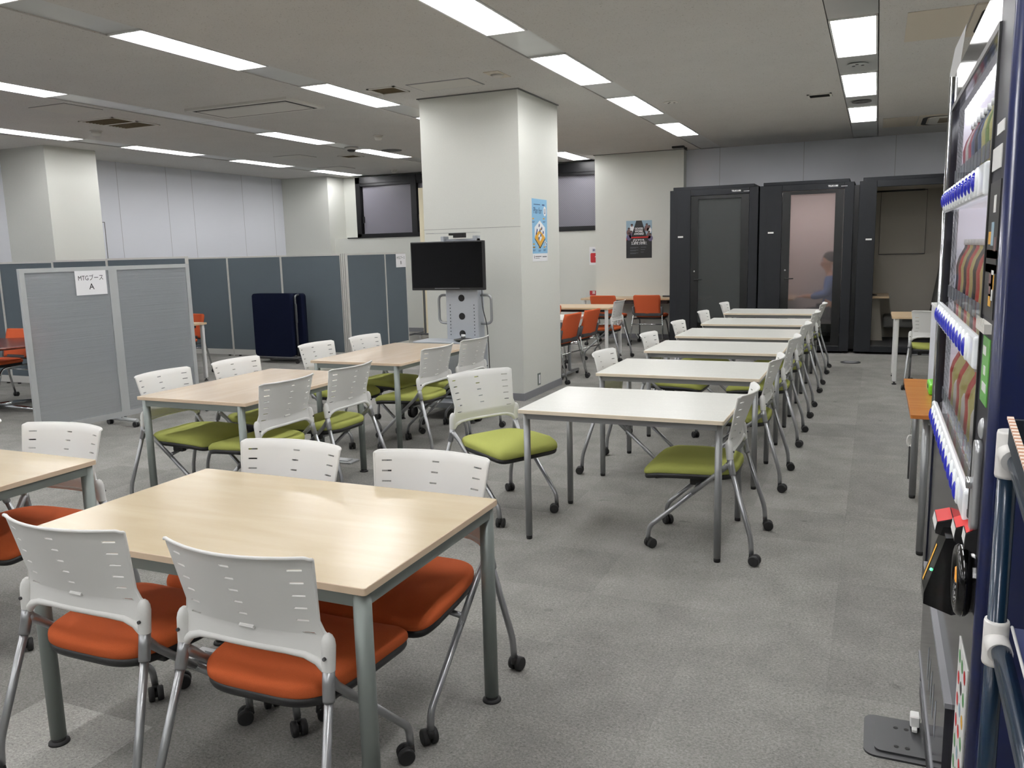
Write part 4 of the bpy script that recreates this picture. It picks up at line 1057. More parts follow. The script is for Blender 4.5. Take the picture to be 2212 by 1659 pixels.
# the person seated in the lit booth, facing the wall on the pillar side
def skin_body(name, chain, edges, m, parent=None, root_i=0, sub=2):
    me = bpy.data.meshes.new('tmp'); me.from_pydata([c[:3] for c in chain], edges, [])
    ob = bpy.data.objects.new('tmp', me); C.objects.link(ob)
    ob.modifiers.new('k', 'SKIN'); 
    for i, c in enumerate(chain):
        sv = me.skin_vertices[0].data[i]; r = c[3]; sv.radius = (r[0], r[1]) if isinstance(r, tuple) else (r, r); sv.use_root = (i == root_i)
    sd = ob.modifiers.new('s', 'SUBSURF'); sd.levels = sub; sd.render_levels = sub
    bpy.context.view_layer.update()
    m2 = bpy.data.meshes.new_from_object(ob.evaluated_get(bpy.context.evaluated_depsgraph_get()))
    bpy.data.objects.remove(ob); bpy.data.meshes.remove(me)
    m2.name = name; m2.materials.clear(); m2.materials.append(m)
    for p in m2.polygons: p.use_smooth = True
    o = bpy.data.objects.new(name, m2); C.objects.link(o); o.parent = parent
    return o
px, py = -.56, 12.62
person = thing('person', 'dark-haired person in a blue shirt seated behind the frosted booth door', 'person', (px, py, 0))
V = [(0, 0, .53, (.15, .12)), (-.005, 0, .70, (.14, .105)), (0, 0, .88, (.16, .11)), (-.015, 0, 1.0, (.12, .09)), (-.035, 0, 1.075, .05), (-.055, 0, 1.13, .052), (-.065, 0, 1.19, (.068, .082)), (-.062, 0, 1.26, (.075, .092)), (-.05, 0, 1.33, (.06, .075)),
     (-.165, 0, 1.205, .012)]
E = [(0, 1), (1, 2), (2, 3), (3, 4), (4, 5), (5, 6), (6, 7), (7, 8), (6, 9)]
for s in (-1, 1):
    b = len(V)
    V += [(-.01, s*.16, .98, .058), (-.06, s*.215, .80, .046), (-.2, s*.19, .755, .038), (-.30, s*.13, .752, .027), (-.345, s*.12, .752, (.018, .036))]
    E += [(3, b), (b, b+1), (b+1, b+2), (b+2, b+3), (b+3, b+4)]
    for q, (dy, l) in enumerate(((-.03, .05), (-.01, .062), (.01, .065), (.03, .055))):
        c = len(V); V += [(-.385, s*.12+dy, .752, .009), (-.385-l*.6, s*.12+dy*1.1, .75, .0085), (-.385-l, s*.12+dy*1.15, .74, .0075)]; E += [(b+4, c), (c, c+1), (c+1, c+2)]
    c = len(V); V += [(-.335, s*.12-s*.045, .752, .0105), (-.36, s*.12-s*.065, .748, .009)]; E += [(b+4, c), (c, c+1)]
    c = len(V)
    V += [(-.06, s*.1, .52, .088), (-.42, s*.11, .50, .062), (-.41, s*.11, .30, .05), (-.39, s*.11, .175, .036), (-.48, s*.11, .145, (.04, .028))]
    E += [(0, c), (c, c+1), (c+1, c+2), (c+2, c+3), (c+3, c+4)]
    c = len(V); V += [(-.055, s*.082, 1.235, .02)]; E += [(7, c)]
skin_body('body', V, E, M['skin'], person)
VS = [(0, 0, .53, (.165, .135)), (-.005, 0, .70, (.155, .12)), (0, 0, .88, (.172, .123)), (-.015, 0, 1.0, (.132, .1)), (-.03, 0, 1.05, .062)]; ES = [(0, 1), (1, 2), (2, 3), (3, 4)]
for s in (-1, 1):
    b = len(VS); VS += [(-.01, s*.16, .98, .07), (-.06, s*.217, .80, .058), (-.2, s*.192, .757, .049), (-.27, s*.148, .754, .04)]; ES += [(3, b), (b, b+1), (b+1, b+2), (b+2, b+3)]
skin_body('shirt', VS, ES, M['shirt'], person)
VT = [(0, 0, .5, (.16, .12))]; ET = []
for s in (-1, 1):
    b = len(VT); VT += [(-.06, s*.1, .52, .098), (-.42, s*.11, .50, .074), (-.41, s*.11, .30, .062), (-.395, s*.11, .20, .05)]; ET += [(0, b), (b, b+1), (b+1, b+2), (b+2, b+3)]
skin_body('trousers', VT, ET, M['trousers'], person)
hb = MB().ball((-.04, 0, 1.29), (.1, .088, .095), 20); hb.ball((.0, 0, 1.24), (.072, .082, .09), 18)
hb = MB().ball((-.032, 0, 1.285), (.1, .09, .098), 20); hb.build('hair', M['hair'], person)
fc = MB()
for s in (-1, 1): fc.ball((-.137, s*.032, 1.262), (.008, .013, .008), 10)
fc.tube([(-.132, -.022, 1.168), (-.141, 0, 1.166), (-.132, .022, 1.168)], .004, 6); fc.build('face', M['hair'], person)

# ------------------------------------------------------------------ posters and signs on walls
def quad(mb, x0, y0, x1, y1, z, m): return mb.add([(x0, y0, z), (x1, y0, z), (x1, y1, z), (x0, y1, z)], [(0, 1, 2, 3)], m)
def poly(mb, pts, z, m): return mb.add([(x, y, z) for x, y in pts], [list(range(len(pts)))], m)
def disc(mb, x, y, rx, ry, z, m, n=18): return poly(mb, [(x+rx*math.cos(2*PI*k/n), y+ry*math.sin(2*PI*k/n)) for k in range(n)], z, m)
def place_art(o, T): o.matrix_world = T; return o
# blue poster on the pillar
T = on_px(PX1+.002, 8.077, 1.70)
PW, PH = .42, .63
mb = MB().box((-PW/2, -PH/2, -.0015), (PW/2, PH/2, 0), 0)
quad(mb, -PW/2, -.235, PW/2, PH/2, .0006, 1)
po = place_art(tag(mb.build('poster', [M['paper'], M['blue_paper']]), 'pale blue plan poster with hexagon picture on the pillar', 'poster'), T)
mb = MB()
poly(mb, [(0, .10), (.145, .03), (.145, -.075), (0, -.17), (-.145, -.075), (-.145, .03)], .001, 0)
poly(mb, [(-.145, -.075), (-.11, -.035), (0, .0), (.12, -.06), (.145, -.075), (0, -.17)], .0013, 1)
poly(mb, [(-.145, -.078), (0, -.173), (.145, -.078), (.145, -.09), (0, -.187), (-.145, -.09)], .0013, 2)
poly(mb, [(-.06, -.06), (0, -.03), (.06, -.07), (0, -.115)], .0016, 0)
for x, y in ((-.08, .0), (-.02, .05), (.05, .02), (.09, -.02), (-.1, -.03), (.02, -.05), (-.03, -.08), (.0, .0)): poly(mb, [(x-.018, y-.012), (x+.004, y-.02), (x+.02, y+.006), (x-.004, y+.02)], .0018, 3)
for x, y in ((.02, .015), (-.05, -.02), (.07, -.045)): poly(mb, [(x-.02, y-.008), (x, y-.016), (x+.02, y), (x, y+.012)], .0018, 1)
for x, y in ((.14, -.12), (.17, -.135), (.155, -.16)): disc(mb, x, y, .02, .016, .0016, 0); disc(mb, x+.005, y-.004, .009, .01, .0018, 3)
for x, y in ((-.18, .115), (.115, .12), (-.17, -.14), (-.17, -.2+.03), (-.02, -.195+.02), (.12, -.19+.02)):
    quad(mb, x-.02, y-.007, x+.02, y+.007, .001, 1); quad(mb, x-.03, y-.03, x+.045, y-.026, .001, 3); quad(mb, x-.03, y-.04, x+.03, y-.036, .001, 3)
quad(mb, -.16, .255, .02, .262, .001, 3); quad(mb, .07, .253, .14, .265, .001, 3)
quad(mb, -.17, -.285, -.16, -.255, .001, 2); quad(mb, -.14, -.268, .03, -.262, .001, 2); quad(mb, -.14, -.285, -.02, -.28, .001, 4); quad(mb, .06, -.275, .18, -.264, .001, 4)
mb.build('illustration', [M['paper'], M['yellow'], M['ink'], M['navy_ink'], M['grey_ink']], po)
t = MB().text('Plan for', .088, 0, Matrix.Translation((-.055, .195, .0014)), bold=.0006, sx=.82)
t.build('lettering', M['navy_ink'], po)
t = MB(); disc(t, .145, .195, .042, .05, .0012, 0, 24); t.text('U', .072, 1, Matrix.Translation((.145, .193, .0018)), bold=.001); t.build('emblem', [M['paper'], M['navy_ink']], po)
# black award poster on the wall block
T = on_y(-3.587, 13.498, 1.632); PW, PH = .43, .607
mb = MB().box((-PW/2, -PH/2, -.0015), (PW/2, PH/2, 0), 0)
po = place_art(tag(mb.build('poster', M['black_paper']), 'black award poster with people on the wall above the counter', 'poster'), T)
mb = MB()
quad(mb, -PW/2, .03, PW/2, PH/2, .0006, 0)
poly(mb, [(-.215, .03), (-.215, -.02), (-.17, .03)], .0008, 4); poly(mb, [(.215, .03), (.215, -.02), (.17, .03)], .0008, 4)
for x, y, c in ((-.17, .16, 1), (-.12, .22, 2), (-.17, .08, 3), (-.13, .11, 3), (.17, .19, 2), (.13, .22, 1), (.165, .1, 1), (.19, .06, 3)):
    disc(mb, x, y-.045, .04, .05, .0009, c); disc(mb, x, y+.01, .018, .023, .0012, 1); poly(mb, [(x-.02, y+.012), (x-.015, y+.032), (x+.015, y+.034), (x+.022, y+.01), (x, y+.02)], .0014, 5)
poly(mb, [(-.135, .03), (-.045, PH/2), (.045, PH/2), (.135, .03)], .0018, 6)
poly(mb, [(-.135, .022), (.15, .022), (.16, .046), (-.125, .040)], .0022, 7)
for k in range(3):
    quad(mb, -.15, -.13-.045*k, -.01, -.126-.045*k, .001, 8); quad(mb, -.15, -.143-.045*k, -.05, -.140-.045*k, .001, 8)
    quad(mb, .03, -.13-.04*k, .12-.02*k, -.126-.04*k, .001, 8)
quad(mb, -.13, -.088, .14, -.083, .001, 8)
mb.build('illustration', [M['photo_blue'], M['photo_skin'], M['paper'], M['photo_purple'], M['red'], M['photo_hair'], M['black_paper'], M['sticker_red'], M['grey_ink']], po)
t = MB().text('GOOD', .044, 0, Matrix.Translation((0, .168, .0026)), bold=.0016).text('WORK', .044, 0, Matrix.Translation((0, .13, .0026)), bold=.0016).text('AWARD', .044, 0, Matrix.Translation((0, .09, .0026)), bold=.0016).text('2023', .016, 0, Matrix.Translation((0, .066, .0026))) if False else MB().text('GOOD', .044, 0, Matrix.Translation((0, .172, .0026)), bold=.0016).text('WORK', .044, 0, Matrix.Translation((0, .13, .0026)), bold=.0016).text('AWARD', .044, 0, Matrix.Translation((0, .088, .0026)), bold=.0016)
t.text('グドアワで、', .048, 0, Matrix.Translation((.01, -.02, .0016)), bold=.0016, sx=.8); t.text('頂点をつかめ！', .048, 0, Matrix.Translation((.01, -.062, .0016)), bold=.0016, sx=.82)
t.build('lettering', M['white_ink'], po)
# extinguisher signs, cut off by the wall block
T = on_y(-4.43, 13.897, 1.375)
mb = MB().box((-.145, -.155, -.0015), (.145, .155, 0), 0); poly(mb, rrect(-.125, -.115, .125, .05, .02), .0008, 1)
poly(mb, [(-.02, -.1), (.02, -.1), (.02, -.02), (.05, -.02), (0, .035), (-.05, -.02), (-.02, -.02)], .0012, 0)
po = place_art(tag(mb.build('wall_sign', [M['paper'], M['red']]), 'white sign with red arrow square half hidden by the wall block', 'sign'), T)
MB().text('消火器', .05, 0, Matrix.Translation((-.02, .095, .001)), bold=.001).build('lettering', M['navy_ink'], po)
T = on_y(-4.43, 13.897, .735)
po = place_art(tag(MB().box((-.145, -.04, -.0015), (.145, .04, 0), 0).build('wall_sign', [M['red']]), 'small red extinguisher sign with white characters above the counter', 'sign'), T)
MB().text('消 火 器', .058, 0, Matrix.Translation((0, .004, .001)), bold=.0015).build('lettering', M['white_ink'], po)
root = thing('fire_extinguisher', 'red fire extinguisher on the floor behind the light wood table', 'fire extinguisher', (-4.55, 13.72, 0))
MB().lathe([(.08, 0), (.085, .02), (.085, .36), (.05, .42), (.025, .44)], seg=24).build('cylinder', M['red'], root)
MB().box((-.03, -.012, .44), (.05, .012, .5)).build('valve', M['black'], root); MB().tube(fillet([(.03, 0, .46), (.1, 0, .44), (.1, 0, .15)], .05), .01, 8).build('hose', M['black'], root)
# outlets
def outlet(T, w, h, label, holder):
    o = place_art(tag(MB().box((-w/2, -h/2, 0), (w/2, h/2, .006)).build('wall_outlet', M['leg_grey'] if holder else M['ac_white']), label, 'outlet'), T)
    MB().box((-w*.22, -h*.36, .006), (w*.22, h*.36, .009)).build('socket', M['paper'] if holder else M['hatch'], o)
outlet(on_px(PX1+.0005, 7.975, .163), .075, .125, 'steel outlet plate low on the pillar', True)
outlet(on_y(-3.655, 13.4995, .26), .075, .12, 'outlet plate under the counter with a thin cord', False)
outlet(on_y(-3.50, 13.4995, .26), .075, .12, 'outlet plate under the counter without a cord', False)
tag(MB().tube(fillet([(-3.655, 13.4855, .235), (-3.65, 13.45, .12), (-3.55, 13.35, .012), (-3.3, 13.2, .006)], .1, 5), .004, 8).build('cord', M['ac_white']), 'thin pale cord from the counter outlet down to the floor', 'cord')
# floor fittings
root = thing('floor_outlet', 'round steel floor outlet cap in the aisle near the booths', 'floor outlet', (-.243, 11.19, 0))
MB().lathe([(.12, 0), (.115, .008), (.09, .01)], seg=32).build('rim', M['dark_frame'], root); MB().lathe([(.088, .01), (.07, .013)], seg=32).build('lid', M['base'], root)
root = thing('floor_plate', 'small silver floor plate between the maple tables', 'floor plate', (-3.52, 4.92, 0))
MB().rbox((-.09, -.06, 0), (.09, .06, .012), .003, 1).build('plate', M['silver_plate'], root); MB().rbox((-.05, -.03, .012), (.05, .03, .016), .002, 1).build('lid', M['silver_plate'], root)
root = thing('floor_plate', 'silver floor plate under the glossy maple table', 'floor plate', (-2.25, 2.2, 0))
MB().rbox((-.09, -.07, 0), (.09, .07, .012), .003, 1).build('plate', M['silver_plate'], root); MB().rbox((-.05, -.04, .012), (.05, .04, .016), .002, 1).build('lid', M['acrylic'], root)

# ------------------------------------------------------------------ vending machine
FX = .19; VY0, VY1 = 1.60, 2.88; VZ = 1.975
vm = thing('vending_machine', 'tall navy drinks vending machine with three rows of blue lit buttons', 'vending machine', (FX+.4, (VY0+VY1)/2, 0))
ox, oy = FX+.4, (VY0+VY1)/2
T0 = Matrix.Translation((-ox, -oy, 0))
def vbox(mb, lo, hi, m=0): return mb.box(lo, hi, m, T0)
GY0, GY1, GZ0, GZ1 = 1.80, 2.83, .97, 1.872
bd = MB()
bd.rbox((FX+.01, VY0, .05), (FX+.80, VY0+.03, VZ), .004, 1, 0, T0); bd.rbox((FX+.02, VY1-.03, .05), (FX+.80, VY1, VZ), .004, 1, 0, T0)
vbox(bd, (FX+.02, VY0, VZ-.04), (FX+.80, VY1, VZ)); vbox(bd, (FX+.77, VY0, .05), (FX+.80, VY1, VZ)); vbox(bd, (FX+.02, VY0, .05), (FX+.80, VY1, .09))
for x in (.24, .9):
    for y in (VY0+.06, VY1-.06): bd.cyl((x, y, 0), (x, y, .05), .03, 14, 0, None, T0)
bd.build('body', M['navy'], vm)
ed = MB().tube(fillet([(FX+.012, VY0+.014, .06), (FX+.012, VY0+.014, VZ)], .01), .014, 14, 0, True, T0); ed.build('door_edge', M['navy'], vm); ed = MB(); ed.tube([(FX+.02, VY1-.012, .06), (FX+.02, VY1-.012, VZ-.04)], .02, 14, 0, True, T0); ed.build('door_edge', M['navy'], vm)
ch = MB().tube(fillet([(FX-.002, VY1-.005, .96), (FX-.004, VY1-.005, 1.5), (FX-.03, VY1-.03, 1.9), (FX-.045, VY1-.30, 2.02)], .2, 6), [.006]*3+[.009]*11, 8, 0, True, T0) if False else MB().tube(fillet([(FX-.004, VY1-.004, .4), (FX-.004, VY1-.004, VZ)], .01), .007, 8, 0, True, T0)
ch.build('edge_trim', M['chrome'], vm)
dr = MB()
vbox(dr, (FX, VY0+.03, .09), (FX+.03, VY1-.02, GZ0-.04)); vbox(dr, (FX, GY1, GZ0-.04), (FX+.03, VY1-.02, VZ)); vbox(dr, (FX, GY0, GZ1), (FX+.03, GY1, VZ)); vbox(dr, (FX, GY0, GZ0-.04), (FX+.03, GY1, GZ0))
dr.build('front_panel', M['gloss_dark'], vm)
dr = MB(); vbox(dr, (FX, VY0+.03, GZ0-.04), (FX+.03, GY0, VZ)); dr.build('control_column', M['smoked'], vm)
iw = MB(); vbox(iw, (FX+.12, GY0, GZ0), (FX+.13, GY1, GZ1)); 
for z in (GZ0-.005, 1.275, 1.60): vbox(iw, (FX+.016, GY0, z-.012), (FX+.12, GY1, z))
vbox(iw, (FX+.016, GY0-.01, GZ0), (FX+.12, GY0, GZ1)); vbox(iw, (FX+.016, GY1, GZ0), (FX+.12, GY1+.01, GZ1)); vbox(iw, (FX+.016, GY0, GZ1), (FX+.12, GY1, GZ1+.01))
iw.build('display_case', M['display_white'], vm)
ld = MB()
for k in range(16): vbox(ld, (FX+.03, GY0+.04+k*.064, GZ1-.008), (FX+.05, GY0+.068+k*.064, GZ1-.001))
ld.build('led_strip', M['led'], vm)
gs = MB(); vbox(gs, (FX+.006, GY0, GZ0), (FX+.010, GY1, GZ1)); gs.build('glass', M['glass'], vm)
gk = MB()
for a, b in (((GY0-.012, GZ0-.012), (GY0, GZ1+.012)), ((GY1, GZ0-.012), (GY1+.012, GZ1+.012)), ((GY0, GZ1), (GY1, GZ1+.014)), ((GY0, GZ0-.014), (GY1, GZ0))): vbox(gk, (FX-.004, a[0], a[1]), (FX, b[0], b[1]))
gk.build('window_gasket', M['black'], vm)
for rz in (1.612, 1.282, .975):
    rl = MB().rbox((FX-.012, GY0+.01, rz-.032), (FX+.004, GY1+.02, rz+.032), .007, 3, 0, T0)
    rl.build('button_rail', M['button_rail'], vm)
    for k in range(12):
        y = GY0+.125+k*.0775
        bt = MB().ball(tuple(T0 @ Vector((FX-.012, y, rz))), (.0115, .017, .0235), 16).build('button', M['button'], vm)
        rg = MB().ball(tuple(T0 @ Vector((FX-.012, y, rz))), (.0075, .0215, .029), 16); rg.build('bezel', M['button_rail'], bt)
    pl = MB()
    for k in range(12): vbox(pl, (FX+.011, GY0+.1+k*.0775, rz+.05), (FX+.013, GY0+.15+k*.0775, rz+.085))
    pl.build('price_tag', M['grey_ink'], vm)
# control column beside the glass
cl = MB()
def cbox(lo, hi, m): vbox(cl, (FX-.0016, lo[0], lo[1]), (FX, hi[0], hi[1]), m)
y0, y1 = 1.645, 1.785
cbox((y0, 1.36), (y1, 1.60), 0)
for k in range(9):
    yy, zz = random.uniform(y0+.005, y1-.05), random.uniform(1.37, 1.56); vbox(cl, (FX-.0022, yy, zz), (FX-.0016, yy+random.uniform(.02, .045), zz+random.uniform(.02, .06)), random.choice((1, 3, 4, 5)))
cbox((y0, 1.465), (y1, 1.48), 2); cbox((y0, 1.44), (y1, 1.455), 2); cbox((y0+.02, 1.62), (y1, 1.66), 3); cbox((y0+.01, 1.68), (y1-.04, 1.70), 3)
cl.build('promo_poster', [M['black_paper'], M['photo_skin'], M['sticker_red'], M['sticker_white'], M['photo_blue'], M['yellow']], vm)
st = MB(); vbox(st, (FX-.0018, 1.65, 1.205), (FX, 1.745, 1.325), 0)
for z, a, b in ((1.30, 1.69, 1.73), (1.265, 1.685, 1.71), (1.235, 1.665, 1.72)): vbox(st, (FX-.0026, a, z-.008), (FX-.0018, b, z+.008), 1)
st.build('sticker', [M['sticker_green'], M['sticker_white']], vm)
rd = MB(); 
vbox(rd, (FX-.012, 1.65, 1.335), (FX, 1.78, 1.352))
for k in range(7): vbox(rd, (FX-.0125, 1.655+k*.018, 1.345), (FX-.012, 1.663+k*.018, 1.36))
rd.build('card_slot', M['ac_white'], vm)
MB().ball(tuple(T0 @ Vector((FX, 1.685, 1.16))), (.008, .015, .02), 16).build('lever', M['silver_plate'], vm)
MB().prism(rrect(-.022, -.085, .022, .085, .021, 6), 0, .012, 0, T0 @ on_nx(FX-.0005, 1.675, 1.055), True).build('lock_plate', M['silver_plate'], vm)
MB().tube([T0 @ Vector((FX-.012, 1.675, 1.06)), T0 @ Vector((FX-.022, 1.675, 1.06))], .011, 14).build('lock', M['chrome'], vm)
# money reader and coin ring on the lower door
rdr = MB()
P = lambda x, y, z: tuple(T0 @ Vector((x, y, z)))
y0, y1 = 2.02, 2.12
pr_ = [(FX, .838), (FX-.020, .836), (FX-.0585, .70), (FX-.0585, .675), (FX, .655)]
n = len(pr_); rdr.add([P(x, y0, z) for x, z in pr_] + [P(x, y1, z) for x, z in pr_], [list(range(n)), [n+i for i in range(n)][::-1]] + [[i, n+i, n+(i+1) % n, (i+1) % n] for i in range(n)])
rdr = rdr.build('card_reader', M['gloss_black'], vm)
MB().add([P(FX-.032, y1-.036, .7965), P(FX-.032, y1-.02, .7965), P(FX-.0575, y1-.02, .707), P(FX-.0575, y1-.036, .707)], [(0, 1, 2, 3)]).build('yellow_strip', M['yellow'], rdr)
MB().ball(P(FX-.0445, y0+.02, .752), .0035, 10).build('status_light', M['green_led'], rdr)
for ya, yb, dd, z in ((2.10, 2.20, .036, .838), (1.775, 1.85, .026, .930), (1.655, 1.705, .020, .960)):
    tb = MB()
    tb.add([P(FX, ya, z-.03), P(FX-dd, ya, z-.018), P(FX-dd*.9, ya, z+.008), P(FX, ya, z+.018), P(FX, yb, z-.03), P(FX-dd, yb, z-.018), P(FX-dd*.9, yb, z+.008), P(FX, yb, z+.018)], [(0, 1, 2, 3), (7, 6, 5, 4), (0, 4, 5, 1), (1, 5, 6, 2), (2, 6, 7, 3), (3, 7, 4, 0)])
    tb = tb.build('hood', M['black'], vm)
    MB().add([P(FX-.001, ya+.003, z+.0195), P(FX-dd*.9, ya+.003, z+.0095), P(FX-dd*.9, yb-.003, z+.0095), P(FX-.001, yb-.003, z+.0195)], [(3, 2, 1, 0)]).add([P(FX-dd*.9-.001, ya+.003, z+.008), P(FX-dd-.001, ya+.003, z-.012), P(FX-dd-.001, yb-.003, z-.012), P(FX-dd*.9-.001, yb-.003, z+.008)], [(3, 2, 1, 0)], 1).build('red_label', [M['sticker_red'], M['sticker_white']], tb)
rg = MB(); o = rrect(1.655, .805, 1.765, .915, .05, 8)
rg.tube([P(FX-.016, y, z) for y, z in o + o[:1]], .013, 12, 0, False); rg.prism([(y, z) for y, z in o], 0, .006, 0, T0 @ Matrix(((0, 0, -1, FX), (1, 0, 0, 0), (0, 1, 0, 0), (0, 0, 0, 1))))
rg.build('coin_ring', M['gloss_black'], vm)
MB().rbox((FX-.024, 1.73, .842), (FX-.004, 1.752, .872), .003, 1, 0, T0).build('coin_slot', M['amber'], vm)
fin = [(.186, 1.78), (.180, 1.90), (.180, 1.99), (.190, 2.06), (.216, 2.125), (.207, 2.03), (.200, 1.93), (.198, 1.78)]
MB().add([P(x, 2.895, z) for x, z in fin] + [P(x, 2.899, z) for x, z in fin], [list(range(8)), list(range(8, 16))[::-1]] + [[i, (i+1) % 8, 8+(i+1) % 8, 8+i] for i in range(8)]).build('promo_fin', M['sticker_white'], vm)
# lower door: pick-up flap, sheet of payment marks, small plates
pk = MB(); vbox(pk, (FX-.012, 1.90, .22), (FX, 2.74, .50)); pk.build('pickup_flap', M['gloss_dark'], vm)
pk = MB(); vbox(pk, (FX-.015, 1.88, .50), (FX, 2.76, .512)); vbox(pk, (FX-.015, 1.88, .20), (FX, 2.76, .215)); pk.build('flap_rail', M['base'], vm)
sh = MB(); vbox(sh, (FX-.0016, 1.66, .28), (FX, 1.815, .70), 0)
cols = [1, 2, 3, 1, 4, 1, 5, 2]
for a in range(3):
    for b in range(8):
        c = T0 @ on_nx(FX-.0018, 1.69+a*.047, .67-b*.046); disc2 = [tuple(c @ Vector((.016*math.cos(2*PI*k/16), .013*math.sin(2*PI*k/16), .0004))) for k in range(16)]
        sh.add(disc2, [list(range(16))], random.choice(cols))
sh.build('payment_sheet', [M['sticker_white'], M['sticker_red'], M['green_ink'], M['photo_blue'], M['yellow'], M['black_paper']], vm)
lg = MB()
for k, (y, w) in enumerate(((2.42, .05), (2.35, .04), (2.28, .05), (2.21, .045), (2.13, .06))):
    lg.add([P(FX-.0125, y, .30), P(FX-.0125, y-w*.5, .30), P(FX-.0125, y-w*.5, .40), P(FX-.0125, y, .38)], [(0, 1, 2, 3)])
lg.build('door_mark', M['grey_ink'], vm)
kp = MB(); vbox(kp, (FX-.004, 1.70, .05), (FX+.05, 2.80, .09)); kp.build('kick_plate', M['plate'], vm)
# sample drinks inside the display
DR = [srgb(196, 60, 48), srgb(226, 120, 44), srgb(120, 150, 70), srgb(206, 196, 120), srgb(70, 90, 130), srgb(40, 36, 34), srgb(214, 210, 204), srgb(170, 60, 80)]
DM = [mat('drink_wrap_%s' % n, c, .3) for n, c in zip('abcdefgh', DR)]
def bottle(h, r):
    return MB().lathe([(r*.92, 0), (r, .008), (r, h*.3), (r*.94, h*.5), (r, h*.66), (r*.8, h*.78), (r*.38, h*.9), (r*.38, h*.93)], seg=18)
def can(h, r): return MB().lathe([(r*.85, 0), (r, .01), (r, h-.012), (r*.86, h)], seg=18)
pool = {}
for row, (z, name) in enumerate(((1.60, 'upper'), (1.275, 'middle'), (.967, 'lower'))):
    for k in range(12):
        kind = 'bottle' if (row < 2 or k % 3) else 'can'
        h, r = (.225, .031) if kind == 'bottle' else (.14, .031)
        mi = (k*5+row*3+(k//3)) % 8 if row else (k//3*2+k % 2) % 8
        if (kind, mi) not in pool:
            o = (bottle if kind == 'bottle' else can)(h, r).build('drink_'+kind, DM[mi])
            if kind == 'bottle': MB().lathe([(r*.46, h*.93), (r*.46, h)], seg=14).build('cap', M['sticker_white'], o)
            else: MB().lathe([(r*.8, h-.001), (r*.8, h+.001)], seg=14).build('lid', M['chrome'], o)
            pool[(kind, mi)] = o
        else: o = copy_tree(pool[(kind, mi)])
        o.location = (FX+.058, GY0+.125+k*.0775, z)
        tag(o, 'sample drink %s on the %s display row of the vending machine' % (kind, name), 'drink', 'sample drinks on the %s display row' % name)
# stabiliser plate on the floor
root = thing('anchor_plate', 'black steel stabiliser plate on the carpet under the vending machine', 'plate', (.19, 2.575, 0))
MB().prism(rrect(-.165, -.115, .12, .115, .035, 6), 0, .006, 0).prism(rrect(-.135, -.09, .12, .09, .02, 5), .006, .011, 0).build('plate', M['plate'], root)
h = MB()
for x in (-.075, -.045):
    for y in (-.055, .05): h.lathe([(.007, .011), (.007, .0118)], (x, y, 0), 12)
h.build('bolt_hole', M['dark_slot'], root)
MB().rbox((-.035, .055, .02), (-.008, .095, .055), .003, 1).rbox((-.03, .04, .011), (-.015, .065, .022), .002, 1).build('clip', M['sticker_white'], root)

# ------------------------------------------------------------------ pipe rack in front of the machine
rk = thing('pipe_rack', 'navy pipe rack with white joints and sloping shelves beside the vending machine', 'rack', (.5, 1.2, 0))
Tk = Matrix.Translation((-.5, -1.2, 0))
for x in (.1765, .86):
    MB().cyl((x, 1.27, 0), (x, 1.27, 1.235), .0122, 20, 0, None, Tk).build('post', M['rack_pipe'], rk)
    for z0, z1 in ((1.178, 1.243), (.906, .972)):
        j = MB().tube([(x, 1.27, z0), (x, 1.27, z0+.004), (x, 1.27, z1-.004), (x, 1.27, z1)], [.0152, .0162, .0162, .0152], 20, 0, True, Tk)
        j.tube([(x, 1.27, z1-.028), (x+.002, 1.235, z1-.035)], .016, 18, 0, True, Tk); j.build('joint', M['rack_joint'], rk)
    MB().tube([(x+.003, 1.24, .94), (x+.003, .62, .872)], .0125, 18, 0, True, Tk).build('rail', M['rack_pipe'], rk)
    MB().tube([(x+.006, 1.24, 1.208), (x+.006, .72, 1.10)], .0125, 18, 0, True, Tk).build('rail', M['rack_pipe'], rk)
    MB().cyl((x, .64, 0), (x, .64, .86), .0122, 20, 0, None, Tk).build('post', M['rack_pipe'], rk)
sh = MB(); vs = [(.194, 1.262, .966), (.84, 1.262, .966), (.84, .62, .894), (.194, .62, .894)]
sh.add([tuple(Tk @ Vector(v)) for v in vs] + [tuple(Tk @ Vector((x, y, z-.006))) for x, y, z in vs], [(0, 1, 2, 3)[::-1], (4, 5, 6, 7), (0, 1, 5, 4), (1, 2, 6, 5), (2, 3, 7, 6), (3, 0, 4, 7)])
sh.build('shelf', M['rack_sheet'], rk)
MB().tube([tuple(Tk @ Vector((.194, 1.262, .967))), tuple(Tk @ Vector((.194, .62, .895)))], .0022, 8).build('shelf_edge', M['sticker_white'], rk)
# open striped-edge box on the upper rails
bx = thing('open_box', 'dark teal open box with striped cut edges on the rack', 'box', (.5, 1.0, 0)); Tb = Matrix.Translation((-.5, -1.0, 0))
def slope(y): return 1.220 + (y-1.235)*.2097
def wall(mb, x0, x1, ya, yb, h0, h1, m=0):
    p = [(x0, ya, slope(ya)), (x1, ya, slope(ya)), (x1, yb, slope(yb)), (x0, yb, slope(yb))]
    mb.add([tuple(Tb @ Vector((x, y, z+h0))) for x, y, z in p] + [tuple(Tb @ Vector((x, y, z+h1))) for x, y, z in p], [(0, 3, 2, 1), (4, 5, 6, 7), (0, 1, 5, 4), (1, 2, 6, 5), (2, 3, 7, 6), (3, 0, 4, 7)], m)
b = MB(); wall(b, .168, .172, .76, 1.225, .016, .05); wall(b, .86, .864, .76, 1.225, .016, .05); wall(b, .172, .86, 1.221, 1.225, .016, .05); wall(b, .172, .86, .76, .764, .016, .05); wall(b, .172, .86, .764, 1.221, .016, .019)
b.build('shell', M['rack_box'], bx)
